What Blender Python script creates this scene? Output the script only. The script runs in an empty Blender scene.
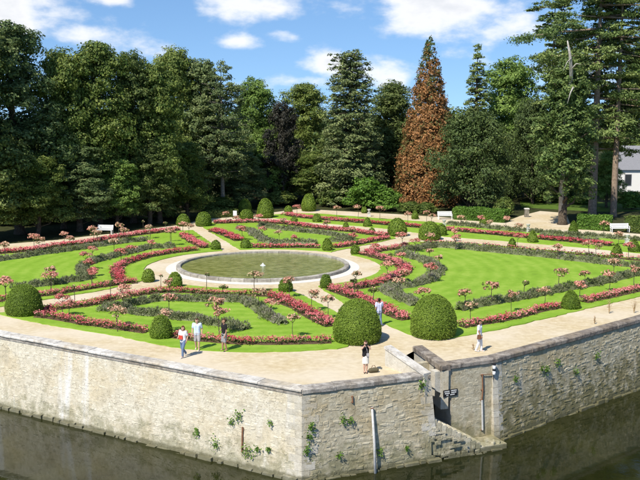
import bpy, bmesh, math
import numpy as np
from mathutils import Vector, Matrix, noise as mnoise

# ------------------------------------------------------------------ camera, world, sun, exposure
SC = bpy.context.scene
COL = SC.collection
CAM_H, F_PX, HORIZON = 12.7, 900.0, 115.0
PITCH = math.atan((240.0 - HORIZON) / F_PX)
cam_d = bpy.data.cameras.new('camera'); cam = bpy.data.objects.new('camera', cam_d); COL.objects.link(cam)
cam_d.sensor_width = 36.0; cam_d.lens = F_PX / 640.0 * 36.0
cam_d.clip_start = 0.5; cam_d.clip_end = 8000
cam.location = (0, 0, CAM_H); cam.rotation_euler = (math.pi / 2 - PITCH, 0, 0)
SC.camera = cam
SC.view_settings.view_transform = 'Standard'; SC.view_settings.look = 'None'
SC.view_settings.exposure = 0.42; SC.view_settings.gamma = 1.0
SC.view_settings.use_curve_mapping = False

SUN_EL = math.radians(50); SUN_AZ = math.atan2(-0.58, -0.815)   # azimuth measured from +Y towards +X
SUN = Vector((math.sin(SUN_AZ) * math.cos(SUN_EL), math.cos(SUN_AZ) * math.cos(SUN_EL), math.sin(SUN_EL)))
sl = bpy.data.lights.new('sun', 'SUN'); sl.energy = 5.0; sl.angle = math.radians(0.53); sl.color = (1.0, 0.95, 0.85)
so = bpy.data.objects.new('sun', sl); COL.objects.link(so)
so.rotation_euler = SUN.to_track_quat('Z', 'Y').to_euler(); so.location = (-30, -60, 80)

W = bpy.data.worlds.new('World'); SC.world = W; W.use_nodes = True
def build_world():
    nt = W.node_tree; nt.nodes.clear(); L = nt.links.new
    def N(t, **k):
        n = nt.nodes.new(t)
        for a, b in k.items(): setattr(n, a, b)
        return n
    def M(op, a, b=None, clamp=False):
        n = N('ShaderNodeMath', operation=op, use_clamp=clamp)
        for i, v in enumerate((a, b)):
            if v is None: continue
            if isinstance(v, (int, float)): n.inputs[i].default_value = v
            else: L(v, n.inputs[i])
        return n.outputs[0]
    out = N('ShaderNodeOutputWorld'); bg = N('ShaderNodeBackground'); bg.inputs[1].default_value = 0.10
    sky = N('ShaderNodeTexSky', sky_type='NISHITA'); sky.sun_disc = False
    sky.sun_elevation = SUN_EL; sky.sun_rotation = SUN_AZ % (2 * math.pi)
    sky.altitude = 80; sky.air_density = 1.0; sky.dust_density = 0.25; sky.ozone_density = 3.0
    tc = N('ShaderNodeTexCoord'); sep = N('ShaderNodeSeparateXYZ'); L(tc.outputs['Generated'], sep.inputs[0])
    x, y, z = sep.outputs
    az = M('ARCTAN2', x, y); el = M('ARCSINE', z)
    # cloud texture lives on a flattened dome: stretched along the horizon
    cv = N('ShaderNodeCombineXYZ'); L(M('MULTIPLY', az, 1.0), cv.inputs[0]); L(M('MULTIPLY', el, 1.9), cv.inputs[1])
    n1 = N('ShaderNodeTexNoise'); n1.inputs['Scale'].default_value = 13; n1.inputs['Detail'].default_value = 9
    n1.inputs['Roughness'].default_value = 0.56; L(cv.outputs[0], n1.inputs['Vector'])
    n2 = N('ShaderNodeTexNoise'); n2.inputs['Scale'].default_value = 4.5; n2.inputs['Detail'].default_value = 4
    L(cv.outputs[0], n2.inputs['Vector'])
    field = M('ADD', M('MULTIPLY', n1.outputs[0], 0.9), M('MULTIPLY', n2.outputs[0], 0.35))
    # the clouds in view: (pixel x, pixel y, half width, half height, weight)
    blobs = [(18, 18, 66, 26, .34), (85, 40, 34, 10, .27), (118, 6, 27, 7, .29), (262, 8, 50, 14, .34), (241, 45, 22, 8, .32),
             (284, 38, 17, 7, .31), (330, 66, 32, 13, .34), (388, 72, 30, 17, .35), (300, 82, 34, 8, .26), (445, 14, 66, 26, .36), (498, 30, 34, 16, .28), (400, 4, 40, 10, .28),
             (205, 12, 10, 9, .12), (300, 80, 24, 9, .16), (60, -30, 90, 16, .2), (560, 70, 50, 20, .22)]
    acc = None
    for bx, by, bw, bh, wt in blobs:
        a0 = (bx - 320) / F_PX; e0 = (HORIZON - by) / F_PX
        da = M('MULTIPLY', M('SUBTRACT', az, a0), F_PX / bw); de = M('MULTIPLY', M('SUBTRACT', el, e0), F_PX / bh)
        d2 = M('ADD', M('MULTIPLY', da, da), M('MULTIPLY', de, de))
        g = M('MULTIPLY', M('EXPONENT', M('MULTIPLY', d2, -0.75)), wt)
        acc = g if acc is None else M('MAXIMUM', acc, g)
    tot = M('ADD', field, acc)
    ramp = N('ShaderNodeMapRange', interpolation_type='SMOOTHSTEP'); L(tot, ramp.inputs[0])
    ramp.inputs[1].default_value = 0.70; ramp.inputs[2].default_value = 0.97
    # cloud body: brighter rims, greyer thick middles
    body = N('ShaderNodeMapRange', interpolation_type='SMOOTHSTEP'); L(tot, body.inputs[0])
    body.inputs[1].default_value = 0.84; body.inputs[2].default_value = 1.12
    body.inputs[3].default_value = 1.0; body.inputs[4].default_value = 0.58
    cc = N('ShaderNodeMix', data_type='RGBA'); L(body.outputs[0], cc.inputs[0])
    cc.inputs['A'].default_value = (3.6, 4.0, 4.8, 1); cc.inputs['B'].default_value = (8.6, 8.5, 8.4, 1)
    hs = N('ShaderNodeHueSaturation'); hs.inputs['Saturation'].default_value = 1.12; hs.inputs['Value'].default_value = 1.28
    # the air just above the horizon is as clear and blue as in the photograph
    lift = N('ShaderNodeVectorMath', operation='ADD'); lift.inputs[1].default_value = (0, 0, 0.15); L(tc.outputs['Generated'], lift.inputs[0])
    nrm = N('ShaderNodeVectorMath', operation='NORMALIZE'); L(lift.outputs[0], nrm.inputs[0]); L(nrm.outputs[0], sky.inputs['Vector'])
    L(sky.outputs[0], hs.inputs['Color'])
    mx = N('ShaderNodeMix', data_type='RGBA'); L(M('MULTIPLY', ramp.outputs[0], 0.93), mx.inputs[0])
    L(hs.outputs[0], mx.inputs['A']); L(cc.outputs['Result'], mx.inputs['B'])
    L(mx.outputs['Result'], bg.inputs[0]); L(bg.outputs[0], out.inputs[0])
build_world()

# ------------------------------------------------------------------ helpers
CP, SP = math.cos(PITCH), math.sin(PITCH)
def ray(u, v):
    a = (u - 320.0) / F_PX; b = -(v - 240.0) / F_PX
    return Vector((a, CP + b * SP, -SP + b * CP))
def at(u, v, z=0.0):
    """the place on the level z that the photograph shows at pixel (u, v)"""
    d = ray(u, v); t = (z - CAM_H) / d.z
    return Vector((d.x * t, d.y * t, z))
def z_at(v, D):
    d = ray(320, v); return CAM_H + d.z / d.y * D
def m_per_px(D): return D / F_PX

def unit(a): return a / np.maximum(np.linalg.norm(a, axis=-1, keepdims=True), 1e-9)

def tag(o, label=None, cat=None, group=None, kind=None):
    if label: o['label'] = label
    if cat: o['category'] = cat
    if group: o['group'] = group
    if kind: o['kind'] = kind
    return o
def link(name, me, parent=None):
    o = bpy.data.objects.new(name, me); COL.objects.link(o)
    if parent: o.parent = parent
    return o
def empty(name, loc=(0, 0, 0), rz=0.0, parent=None):
    o = bpy.data.objects.new(name, None); COL.objects.link(o); o.location = loc; o.rotation_euler = (0, 0, rz)
    o.empty_display_size = 0.3
    if parent: o.parent = parent
    return o

def arr_mesh(name, V, F, mats, tint=None, midx=None, smooth=False):
    """mesh from numpy arrays; F is (m, k) with one k"""
    me = bpy.data.meshes.new(name)
    V = np.asarray(V, dtype=np.float32); F = np.asarray(F, dtype=np.int32); m, k = F.shape
    me.vertices.add(len(V)); me.vertices.foreach_set('co', V.ravel())
    me.loops.add(m * k); me.loops.foreach_set('vertex_index', F.ravel())
    me.polygons.add(m); me.polygons.foreach_set('loop_start', np.arange(0, m * k, k, dtype=np.int32))
    for mt in (mats if isinstance(mats, (list, tuple)) else [mats]): me.materials.append(mt)
    if midx is not None: me.polygons.foreach_set('material_index', np.asarray(midx, dtype=np.int32))
    me.polygons.foreach_set('use_smooth', np.full(m, smooth, dtype=bool))
    me.update(calc_edges=True)
    if tint is not None:
        a = me.attributes.new('tint', 'FLOAT', 'POINT'); a.data.foreach_set('value', np.asarray(tint, dtype=np.float32))
    return me

class MB:
    """collects solid shapes for one mesh"""
    def __init__(s): s.V = []; s.F = []; s.T = []; s.M = []
    def add(s, V, F, t=0.5, m=0):
        n = len(s.V); s.V += [tuple(v) for v in V]; s.T += [t] * len(V)
        s.F += [tuple(i + n for i in f) for f in F]; s.M += [m] * len(F); return s
    def box(s, c, sz, rz=0.0, t=0.5, m=0, taper=1.0, jit=0.0, rng=None):
        V = []
        for z in (-1, 1):
            k = taper if z > 0 else 1.0
            for x, y in ((-1, -1), (1, -1), (1, 1), (-1, 1)):
                px, py, pz = x * sz[0] / 2 * k, y * sz[1] / 2 * k, z * sz[2] / 2
                if rng is not None and jit: px += rng.uniform(-jit, jit); py += rng.uniform(-jit, jit); pz += rng.uniform(-jit, jit)
                V.append((c[0] + px * math.cos(rz) - py * math.sin(rz), c[1] + px * math.sin(rz) + py * math.cos(rz), c[2] + pz))
        return s.add(V, [(0, 3, 2, 1), (4, 5, 6, 7), (0, 1, 5, 4), (1, 2, 6, 5), (2, 3, 7, 6), (3, 0, 4, 7)], t, m)
    def tube(s, P, R, n=8, t=0.5, m=0, cap=True):
        P = [Vector(p) for p in P]; V = []; F = []
        prev = None
        for i, p in enumerate(P):
            d = (P[min(i + 1, len(P) - 1)] - P[max(i - 1, 0)]).normalized()
            if prev is None: prev = d.orthogonal().normalized()
            u = (prev - d * prev.dot(d))
            u = u.normalized() if u.length > 1e-6 else d.orthogonal().normalized()
            prev = u; w = d.cross(u); r = R[i] if isinstance(R, (list, tuple)) else R
            for k in range(n):
                a = 2 * math.pi * k / n; V.append(p + (u * math.cos(a) + w * math.sin(a)) * r)
        for i in range(len(P) - 1):
            for k in range(n): F.append((i * n + k, i * n + (k + 1) % n, (i + 1) * n + (k + 1) % n, (i + 1) * n + k))
        if cap: F.append(tuple(range(n))[::-1]); F.append(tuple((len(P) - 1) * n + k for k in range(n)))
        return s.add(V, F, t, m)
    def lathe(s, prof, c=(0, 0, 0), n=16, t=0.5, m=0, sx=1, sy=1):
        V = []; F = []
        for r, z in prof:
            for k in range(n):
                a = 2 * math.pi * k / n; V.append((c[0] + r * math.cos(a) * sx, c[1] + r * math.sin(a) * sy, c[2] + z))
        for i in range(len(prof) - 1):
            for k in range(n): F.append((i * n + k, i * n + (k + 1) % n, (i + 1) * n + (k + 1) % n, (i + 1) * n + k))
        F.append(tuple(range(n))[::-1]); F.append(tuple((len(prof) - 1) * n + k for k in range(n)))
        return s.add(V, F, t, m)
    def capsule(s, a, ra, b, rb, n=14):
        a = Vector(a); b = Vector(b); d = b - a
        if d.length < 1e-4: d = Vector((0, 0, 1e-4))
        dn = d.normalized(); P = []; R = []
        for k in range(5):
            th = math.pi / 2 * k / 4.5; P.append(a - dn * ra * math.cos(th)); R.append(max(ra * math.sin(th), ra * 0.12))
        P.append(a); R.append(ra); P.append(b); R.append(rb)
        for k in range(5):
            th = math.pi / 2 * (4 - k) / 4.5; P.append(b + dn * rb * math.cos(th)); R.append(max(rb * math.sin(th), rb * 0.12))
        return s.tube(P, R, n)
    def mesh(s, name, mats, smooth=False):
        me = bpy.data.meshes.new(name); me.from_pydata(s.V, [], s.F)
        for mt in (mats if isinstance(mats, (list, tuple)) else [mats]): me.materials.append(mt)
        me.polygons.foreach_set('material_index', s.M)
        me.polygons.foreach_set('use_smooth', [smooth] * len(s.F))
        a = me.attributes.new('tint', 'FLOAT', 'POINT'); a.data.foreach_set('value', s.T)
        me.update(); return me
    def build(s, name, mats, parent=None, smooth=False): return link(name, s.mesh(name, mats, smooth), parent)

# ------------------------------------------------------------------ materials
def new_mat(name):
    m = bpy.data.materials.new(name); m.use_nodes = True; nt = m.node_tree; nt.nodes.clear()
    def N(t, **k):
        n = nt.nodes.new(t)
        for a, b in k.items(): setattr(n, a, b)
        return n
    return m, nt, N, nt.links.new
def ramp(N, stops):
    r = N('ShaderNodeValToRGB'); e = r.color_ramp.elements
    while len(e) < len(stops): e.new(0.5)
    for i, (p, c) in enumerate(stops): e[i].position = p; e[i].color = (*c, 1)
    return r
def leaf_mat(name, stops, transl=0.33, rough=0.55, spec=0.25, objvar=0.26):
    m, nt, N, L = new_mat(name)
    at_ = N('ShaderNodeAttribute', attribute_name='tint'); oi = N('ShaderNodeObjectInfo')
    ad = N('ShaderNodeMath', operation='MULTIPLY_ADD'); L(oi.outputs['Random'], ad.inputs[0]); ad.inputs[1].default_value = objvar; L(at_.outputs['Fac'], ad.inputs[2])
    sb = N('ShaderNodeMath', operation='SUBTRACT', use_clamp=True); L(ad.outputs[0], sb.inputs[0]); sb.inputs[1].default_value = objvar / 2
    r = ramp(N, stops); L(sb.outputs[0], r.inputs[0])
    p = N('ShaderNodeBsdfPrincipled'); L(r.outputs[0], p.inputs['Base Color']); p.inputs['Roughness'].default_value = rough
    p.inputs['Specular IOR Level'].default_value = spec
    t = N('ShaderNodeBsdfTranslucent'); L(r.outputs[0], t.inputs[0])
    mx = N('ShaderNodeMixShader'); mx.inputs[0].default_value = transl; L(p.outputs[0], mx.inputs[1]); L(t.outputs[0], mx.inputs[2])
    o = N('ShaderNodeOutputMaterial'); L(mx.outputs[0], o.inputs[0]); return m
def noise_mat(name, stops, scale=4.0, detail=6, rough=0.8, bump=0.2, bscale=30.0, bdist=0.02, tint_amt=0.0, spec=0.3, big=None, metallic=0.0):
    """base colour from noise in world metres, optional per-piece tint and broad second tone"""
    m, nt, N, L = new_mat(name)
    g = N('ShaderNodeNewGeometry')
    n = N('ShaderNodeTexNoise'); n.inputs['Scale'].default_value = scale; n.inputs['Detail'].default_value = detail; n.inputs['Roughness'].default_value = 0.62
    L(g.outputs['Position'], n.inputs['Vector'])
    fac = n.outputs[0]
    if tint_amt:
        a = N('ShaderNodeAttribute', attribute_name='tint')
        s1 = N('ShaderNodeMath', operation='SUBTRACT'); L(a.outputs['Fac'], s1.inputs[0]); s1.inputs[1].default_value = 0.5
        s2 = N('ShaderNodeMath', operation='MULTIPLY_ADD'); L(s1.outputs[0], s2.inputs[0]); s2.inputs[1].default_value = tint_amt; L(fac, s2.inputs[2]); fac = s2.outputs[0]
    r = ramp(N, stops); L(fac, r.inputs[0]); colr = r.outputs[0]
    if big:
        n3 = N('ShaderNodeTexNoise'); n3.inputs['Scale'].default_value = big[0]; n3.inputs['Detail'].default_value = 3; L(g.outputs['Position'], n3.inputs['Vector'])
        mr = N('ShaderNodeMapRange'); L(n3.outputs[0], mr.inputs[0]); mr.inputs[1].default_value = 0.38; mr.inputs[2].default_value = 0.66; mr.inputs[4].default_value = big[2]
        mm = N('ShaderNodeMix', data_type='RGBA'); L(mr.outputs[0], mm.inputs[0]); L(colr, mm.inputs['A']); mm.inputs['B'].default_value = (*big[1], 1); colr = mm.outputs['Result']
    p = N('ShaderNodeBsdfPrincipled'); L(colr, p.inputs['Base Color']); p.inputs['Roughness'].default_value = rough
    p.inputs['Specular IOR Level'].default_value = spec; p.inputs['Metallic'].default_value = metallic
    if bump:
        n2 = N('ShaderNodeTexNoise'); n2.inputs['Scale'].default_value = bscale; n2.inputs['Detail'].default_value = 5; L(g.outputs['Position'], n2.inputs['Vector'])
        b = N('ShaderNodeBump'); b.inputs['Strength'].default_value = bump; b.inputs['Distance'].default_value = bdist; L(n2.outputs[0], b.inputs['Height']); L(b.outputs[0], p.inputs['Normal'])
    o = N('ShaderNodeOutputMaterial'); L(p.outputs[0], o.inputs[0]); return m

def stone_mat(name, lo, mid, hi, moss, moss_top, moss_amt, streak=(0.62, 0.60, 0.55), streak_amt=0.5, damp=(0.10, 0.095, 0.05), soot=0.0, ochre=0.55, pits=0.55, mottle=0.55):
    m, nt, N, L = new_mat(name)
    g = N('ShaderNodeNewGeometry'); sep = N('ShaderNodeSeparateXYZ'); L(g.outputs['Position'], sep.inputs[0])
    def M(op, a, b=None, c=None, clamp=False):
        n = N('ShaderNodeMath', operation=op, use_clamp=clamp)
        for i, v in enumerate((a, b, c)):
            if v is None: continue
            if isinstance(v, (int, float)): n.inputs[i].default_value = v
            else: L(v, n.inputs[i])
        return n.outputs[0]
    def NZ(scale, detail=6, rough=0.6, vec=None):
        n = N('ShaderNodeTexNoise'); n.inputs['Scale'].default_value = scale; n.inputs['Detail'].default_value = detail; n.inputs['Roughness'].default_value = rough
        L(vec if vec is not None else g.outputs['Position'], n.inputs['Vector']); return n.outputs[0]
    def MR(v, a, b, c=0.0, d=1.0):
        n = N('ShaderNodeMapRange', interpolation_type='SMOOTHSTEP'); L(v, n.inputs[0])
        for i, q in enumerate((a, b, c, d)): n.inputs[i + 1].default_value = q
        return n.outputs[0]
    def MIX(f, A, B):
        n = N('ShaderNodeMix', data_type='RGBA')
        if isinstance(f, float): n.inputs[0].default_value = f
        else: L(f, n.inputs[0])
        for k, v in (('A', A), ('B', B)):
            if isinstance(v, tuple): n.inputs[k].default_value = (*v, 1)
            else: L(v, n.inputs[k])
        return n.outputs['Result']
    a = N('ShaderNodeAttribute', attribute_name='tint')
    f = M('ADD', M('MULTIPLY', NZ(5, 8, 0.7), 0.75), M('MULTIPLY', a.outputs['Fac'], 0.24))
    r = ramp(N, [(0.22, lo), (0.46, mid), (0.72, hi)]); L(f, r.inputs[0]); c = r.outputs[0]
    # ochre and grey washes
    c = MIX(M('MULTIPLY', MR(NZ(0.55, 4), 0.46, 0.68), ochre), c, (mid[0] * 0.95, mid[1] * 0.82, mid[2] * 0.58))
    c = MIX(M('MULTIPLY', MR(NZ(1.1, 5, 0.65), 0.52, 0.72), 0.5), c, (lo[0] * 0.9, lo[1] * 0.92, lo[2] * 0.95))
    mot = M('ADD', M('MULTIPLY', NZ(3.4, 8, 0.75), 0.7), M('MULTIPLY', NZ(9.0, 6, 0.7), 0.3))
    c = MIX(MR(mot, 0.52, 0.66, 0.0, mottle), c, (lo[0] * 0.72, lo[1] * 0.70, lo[2] * 0.66))
    c = MIX(MR(mot, 0.36, 0.46, mottle * 0.7, 0.0), c, hi)
    # lime streaks run down the face
    sv = N('ShaderNodeMapping'); sv.inputs['Scale'].default_value = (0.9, 0.9, 0.07); L(g.outputs['Position'], sv.inputs[0])
    c = MIX(M('MULTIPLY', MR(NZ(1.0, 3, 0.5, sv.outputs[0]), 0.56, 0.70), streak_amt), c, streak)
    # moss and damp climbing from the water
    zz = sep.outputs[2]
    up = MR(zz, -4.3, moss_top, 1.0, 0.0)
    c = MIX(M('MULTIPLY', MR(M('ADD', NZ(1.6, 7, 0.7), M('MULTIPLY', up, 0.34)), 0.62, 0.86), moss_amt), c, moss)
    wet = M('ADD', MR(zz, -3.98, -3.55, 1.0, 0.0), M('MULTIPLY', M('SUBTRACT', NZ(2.2, 4), 0.5), 1.1))
    c = MIX(MR(wet, 0.35, 0.95, 0.0, 0.75), c, damp)
    if soot:
        c = MIX(M('MULTIPLY', MR(NZ(2.6, 6, 0.7), 0.44, 0.62), soot), c, (0.075, 0.062, 0.055))
    pit = M('ADD', NZ(13, 5, 0.7), M('MULTIPLY', MR(NZ(0.8, 3), 0.4, 0.7), 0.06))
    c = MIX(MR(pit, 0.60, 0.70, 0.0, pits), c, (lo[0] * 0.35, lo[1] * 0.33, lo[2] * 0.28))
    p = N('ShaderNodeBsdfPrincipled'); L(c, p.inputs['Base Color']); p.inputs['Roughness'].default_value = 0.88; p.inputs['Specular IOR Level'].default_value = 0.2
    b = N('ShaderNodeBump'); b.inputs['Strength'].default_value = 0.65; b.inputs['Distance'].default_value = 0.04
    L(M('ADD', NZ(14, 6, 0.7), NZ(45, 4)), b.inputs['Height']); L(b.outputs[0], p.inputs['Normal'])
    o = N('ShaderNodeOutputMaterial'); L(p.outputs[0], o.inputs[0]); return m

def plain(name, c, rough=0.6, spec=0.3, var=0.12, metallic=0.0):
    lo = tuple(v * (1 - var) for v in c); hi = tuple(min(1, v * (1 + var)) for v in c)
    return noise_mat(name, [(0.3, lo), (0.7, hi)], scale=9, rough=rough, bump=0.1, bscale=40, bdist=0.005, spec=spec, metallic=metallic)

def grass_mat():
    m, nt, N, L = new_mat('lawn_grass')
    g = N('ShaderNodeNewGeometry')
    def NZ(scale, detail=5, rough=0.6):
        n = N('ShaderNodeTexNoise'); n.inputs['Scale'].default_value = scale; n.inputs['Detail'].default_value = detail; n.inputs['Roughness'].default_value = rough
        L(g.outputs['Position'], n.inputs['Vector']); return n.outputs[0]
    def M(op, a, b=None, c=None):
        n = N('ShaderNodeMath', operation=op)
        for i, v in enumerate((a, b, c)):
            if v is None: continue
            if isinstance(v, (int, float)): n.inputs[i].default_value = v
            else: L(v, n.inputs[i])
        return n.outputs[0]
    # mower passes go round the pond; the sheen of the nap is painted as colour
    dist = N('ShaderNodeVectorMath', operation='DISTANCE'); L(g.outputs['Position'], dist.inputs[0]); dist.inputs[1].default_value = (POND[0], POND[1], 0)
    w = M('MULTIPLY', M('SINE', M('MULTIPLY_ADD', NZ(0.35, 2), 2.2, M('MULTIPLY', dist.outputs['Value'], 5.2))), 0.036)
    f = M('ADD', M('ADD', M('MULTIPLY', NZ(0.27, 6, 0.7), 0.55), M('MULTIPLY', NZ(2.3, 5), 0.30)), M('ADD', M('MULTIPLY', NZ(22, 5, 0.75), 0.30), w))
    r = ramp(N, [(0.32, (0.118, 0.210, 0.016)), (0.54, (0.190, 0.325, 0.026)), (0.80, (0.32, 0.42, 0.070))]); L(f, r.inputs[0])
    p = N('ShaderNodeBsdfPrincipled'); L(r.outputs[0], p.inputs['Base Color']); p.inputs['Roughness'].default_value = 0.75; p.inputs['Specular IOR Level'].default_value = 0.15
    b = N('ShaderNodeBump'); b.inputs['Strength'].default_value = 0.6; b.inputs['Distance'].default_value = 0.04; L(NZ(30, 5, 0.8), b.inputs['Height']); L(b.outputs[0], p.inputs['Normal'])
    o = N('ShaderNodeOutputMaterial'); L(p.outputs[0], o.inputs[0]); return m

def water_mat(name, c1, c2, scale, bump, bscale, rough=0.04):
    m, nt, N, L = new_mat(name)
    g = N('ShaderNodeNewGeometry')
    n = N('ShaderNodeTexNoise'); n.inputs['Scale'].default_value = scale; n.inputs['Detail'].default_value = 5; L(g.outputs['Position'], n.inputs['Vector'])
    r = ramp(N, [(0.35, c1), (0.68, c2)]); L(n.outputs[0], r.inputs[0])
    p = N('ShaderNodeBsdfPrincipled'); L(r.outputs[0], p.inputs['Base Color']); p.inputs['Roughness'].default_value = rough; p.inputs['IOR'].default_value = 1.333
    n2 = N('ShaderNodeTexNoise'); n2.inputs['Scale'].default_value = bscale; n2.inputs['Detail'].default_value = 4; L(g.outputs['Position'], n2.inputs['Vector'])
    b = N('ShaderNodeBump'); b.inputs['Strength'].default_value = bump; b.inputs['Distance'].default_value = 0.05; L(n2.outputs[0], b.inputs['Height']); L(b.outputs[0], p.inputs['Normal'])
    o = N('ShaderNodeOutputMaterial'); L(p.outputs[0], o.inputs[0]); return m

POND = (-4.8, 75.0); POND_R = 7.25
MT = {}
MT['grass'] = grass_mat()
MT['gravel'] = noise_mat('sandy_gravel', [(0.30, (0.40, 0.31, 0.18)), (0.52, (0.50, 0.405, 0.25)), (0.75, (0.61, 0.53, 0.38))], scale=2.6, detail=14, rough=0.95, bump=0.3, bscale=110, bdist=0.012, spec=0.1, big=(0.22, (0.58, 0.51, 0.40), 0.75))
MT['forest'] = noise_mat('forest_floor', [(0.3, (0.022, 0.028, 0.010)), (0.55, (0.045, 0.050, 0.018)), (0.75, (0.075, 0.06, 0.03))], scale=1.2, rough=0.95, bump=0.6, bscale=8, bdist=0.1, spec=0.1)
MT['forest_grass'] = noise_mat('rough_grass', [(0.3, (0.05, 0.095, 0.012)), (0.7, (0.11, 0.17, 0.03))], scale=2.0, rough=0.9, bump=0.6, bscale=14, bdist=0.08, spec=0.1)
MT['soil'] = noise_mat('bed_soil', [(0.3, (0.05, 0.032, 0.02)), (0.7, (0.13, 0.085, 0.05))], scale=8, rough=0.95, bump=0.6, bscale=25, bdist=0.04, spec=0.1)
MT['river'] = water_mat('river_water', (0.010, 0.012, 0.003), (0.026, 0.027, 0.008), 0.35, 0.10, 1.3, 0.04)
MT['pondwater'] = water_mat('pond_water', (0.15, 0.165, 0.036), (0.28, 0.285, 0.095), 1.6, 1.0, 2.6, 0.10)
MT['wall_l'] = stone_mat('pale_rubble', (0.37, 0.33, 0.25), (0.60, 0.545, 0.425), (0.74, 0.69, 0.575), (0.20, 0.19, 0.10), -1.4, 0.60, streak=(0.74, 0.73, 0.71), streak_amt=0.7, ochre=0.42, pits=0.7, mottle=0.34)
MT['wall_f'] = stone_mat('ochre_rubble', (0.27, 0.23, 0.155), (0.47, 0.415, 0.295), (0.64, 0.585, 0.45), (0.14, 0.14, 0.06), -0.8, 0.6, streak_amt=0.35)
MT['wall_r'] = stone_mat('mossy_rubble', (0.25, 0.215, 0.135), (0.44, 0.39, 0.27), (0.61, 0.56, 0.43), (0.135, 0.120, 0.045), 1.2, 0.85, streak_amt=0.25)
MT['dressed'] = stone_mat('dressed_stone', (0.34, 0.31, 0.245), (0.52, 0.48, 0.395), (0.64, 0.60, 0.52), (0.17, 0.165, 0.08), -2.4, 0.4, streak_amt=0.4)
MT['coping'] = stone_mat('coping_stone', (0.30, 0.27, 0.23), (0.54, 0.50, 0.44), (0.74, 0.71, 0.65), (0.2, 0.2, 0.12), -3.0, 0.2, streak_amt=0.2, soot=0.28, pits=0.3, mottle=0.3)
MT['coping_mid'] = stone_mat('lichened_coping', (0.20, 0.175, 0.15), (0.37, 0.335, 0.29), (0.60, 0.56, 0.50), (0.2, 0.2, 0.12), -3.0, 0.2, streak_amt=0.2, soot=0.55, pits=0.4)
MT['coping_dark'] = stone_mat('dark_coping', (0.15, 0.125, 0.10), (0.26, 0.222, 0.185), (0.42, 0.375, 0.32), (0.1, 0.1, 0.06), -3.0, 0.2, streak_amt=0.1, soot=0.7)
MT['kerb'] = noise_mat('basin_stone', [(0.3, (0.19, 0.17, 0.14)), (0.55, (0.31, 0.285, 0.24)), (0.78, (0.44, 0.41, 0.355))], scale=3, detail=8, rough=0.85, bump=0.4, bscale=22, tint_amt=0.3)
MT['pale_paving'] = noise_mat('pale_paving', [(0.3, (0.52, 0.49, 0.42)), (0.7, (0.70, 0.67, 0.60))], scale=4, detail=7, rough=0.9, bump=0.3, bscale=30, spec=0.1)
MT['bark'] = noise_mat('bark', [(0.3, (0.05, 0.038, 0.026)), (0.7, (0.14, 0.11, 0.08))], scale=5, rough=0.95, bump=0.9, bscale=12, bdist=0.08, spec=0.1)
MT['bark_tan'] = noise_mat('tan_bark', [(0.3, (0.16, 0.115, 0.08)), (0.7, (0.34, 0.26, 0.19))], scale=4, rough=0.95, bump=0.9, bscale=10, bdist=0.08, spec=0.1)
MT['bark_grey'] = noise_mat('grey_bark', [(0.3, (0.13, 0.115, 0.09)), (0.7, (0.30, 0.27, 0.22))], scale=4, rough=0.95, bump=0.9, bscale=10, bdist=0.08, spec=0.1)
MT['dead'] = noise_mat('dead_wood', [(0.3, (0.24, 0.21, 0.18)), (0.7, (0.46, 0.43, 0.39))], scale=4, rough=0.9, bump=0.6, bscale=12, bdist=0.05, spec=0.1)
def G(lo, mid, hi, k=1.92):
    f = lambda c: (c[0] * k * 1.02, c[1] * k * 1.02, c[2] * k * 0.84)
    return [(0.12, f(lo)), (0.5, f(mid)), (0.9, f(hi))]
MT['leaf_mid'] = leaf_mat('leaf_mid', G((0.030, 0.055, 0.012), (0.078, 0.102, 0.026), (0.150, 0.175, 0.054)))
MT['leaf_dark'] = leaf_mat('leaf_dark', G((0.022, 0.042, 0.014), (0.053, 0.073, 0.022), (0.110, 0.130, 0.048)))
MT['leaf_yew'] = leaf_mat('leaf_yew', G((0.018, 0.030, 0.010), (0.036, 0.055, 0.018), (0.080, 0.102, 0.036)), transl=0.15)
MT['leaf_grey'] = leaf_mat('leaf_grey', G((0.038, 0.062, 0.026), (0.080, 0.106, 0.046), (0.155, 0.180, 0.088)))
MT['leaf_light'] = leaf_mat('leaf_light', G((0.045, 0.075, 0.016), (0.088, 0.138, 0.034), (0.150, 0.205, 0.062)))
MT['leaf_blue'] = leaf_mat('leaf_blue', G((0.032, 0.052, 0.026), (0.070, 0.090, 0.038), (0.140, 0.158, 0.076)), transl=0.12)
MT['leaf_cedar'] = leaf_mat('leaf_cedar', G((0.030, 0.056, 0.022), (0.078, 0.108, 0.036), (0.160, 0.190, 0.074)), transl=0.15)
MT['leaf_thuja'] = leaf_mat('leaf_thuja', G((0.024, 0.042, 0.012), (0.052, 0.080, 0.024), (0.118, 0.145, 0.052)), transl=0.2)
MT['leaf_purple'] = leaf_mat('leaf_purple', G((0.014, 0.014, 0.012), (0.026, 0.024, 0.020), (0.052, 0.045, 0.036), 1.4), transl=0.15)
MT['leaf_bronze'] = leaf_mat('leaf_bronze', [(0.05, (0.075, 0.110, 0.030)), (0.30, (0.12, 0.145, 0.045)), (0.45, (0.20, 0.115, 0.040)), (0.75, (0.31, 0.145, 0.052)), (0.97, (0.40, 0.205, 0.080))], transl=0.15, objvar=0.0)
MT['leaf_box'] = leaf_mat('leaf_box', G((0.050, 0.088, 0.010), (0.105, 0.158, 0.020), (0.175, 0.240, 0.038), 1.3), transl=0.15)
MT['leaf_hedge'] = leaf_mat('leaf_hedge', G((0.045, 0.095, 0.012), (0.088, 0.170, 0.026), (0.15, 0.245, 0.045), 1.2), transl=0.2)
MT['lavender'] = leaf_mat('lavender', [(0.05, (0.10, 0.115, 0.045)), (0.45, (0.185, 0.205, 0.095)), (0.72, (0.27, 0.275, 0.16)), (0.95, (0.30, 0.25, 0.24))], transl=0.15)
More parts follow.
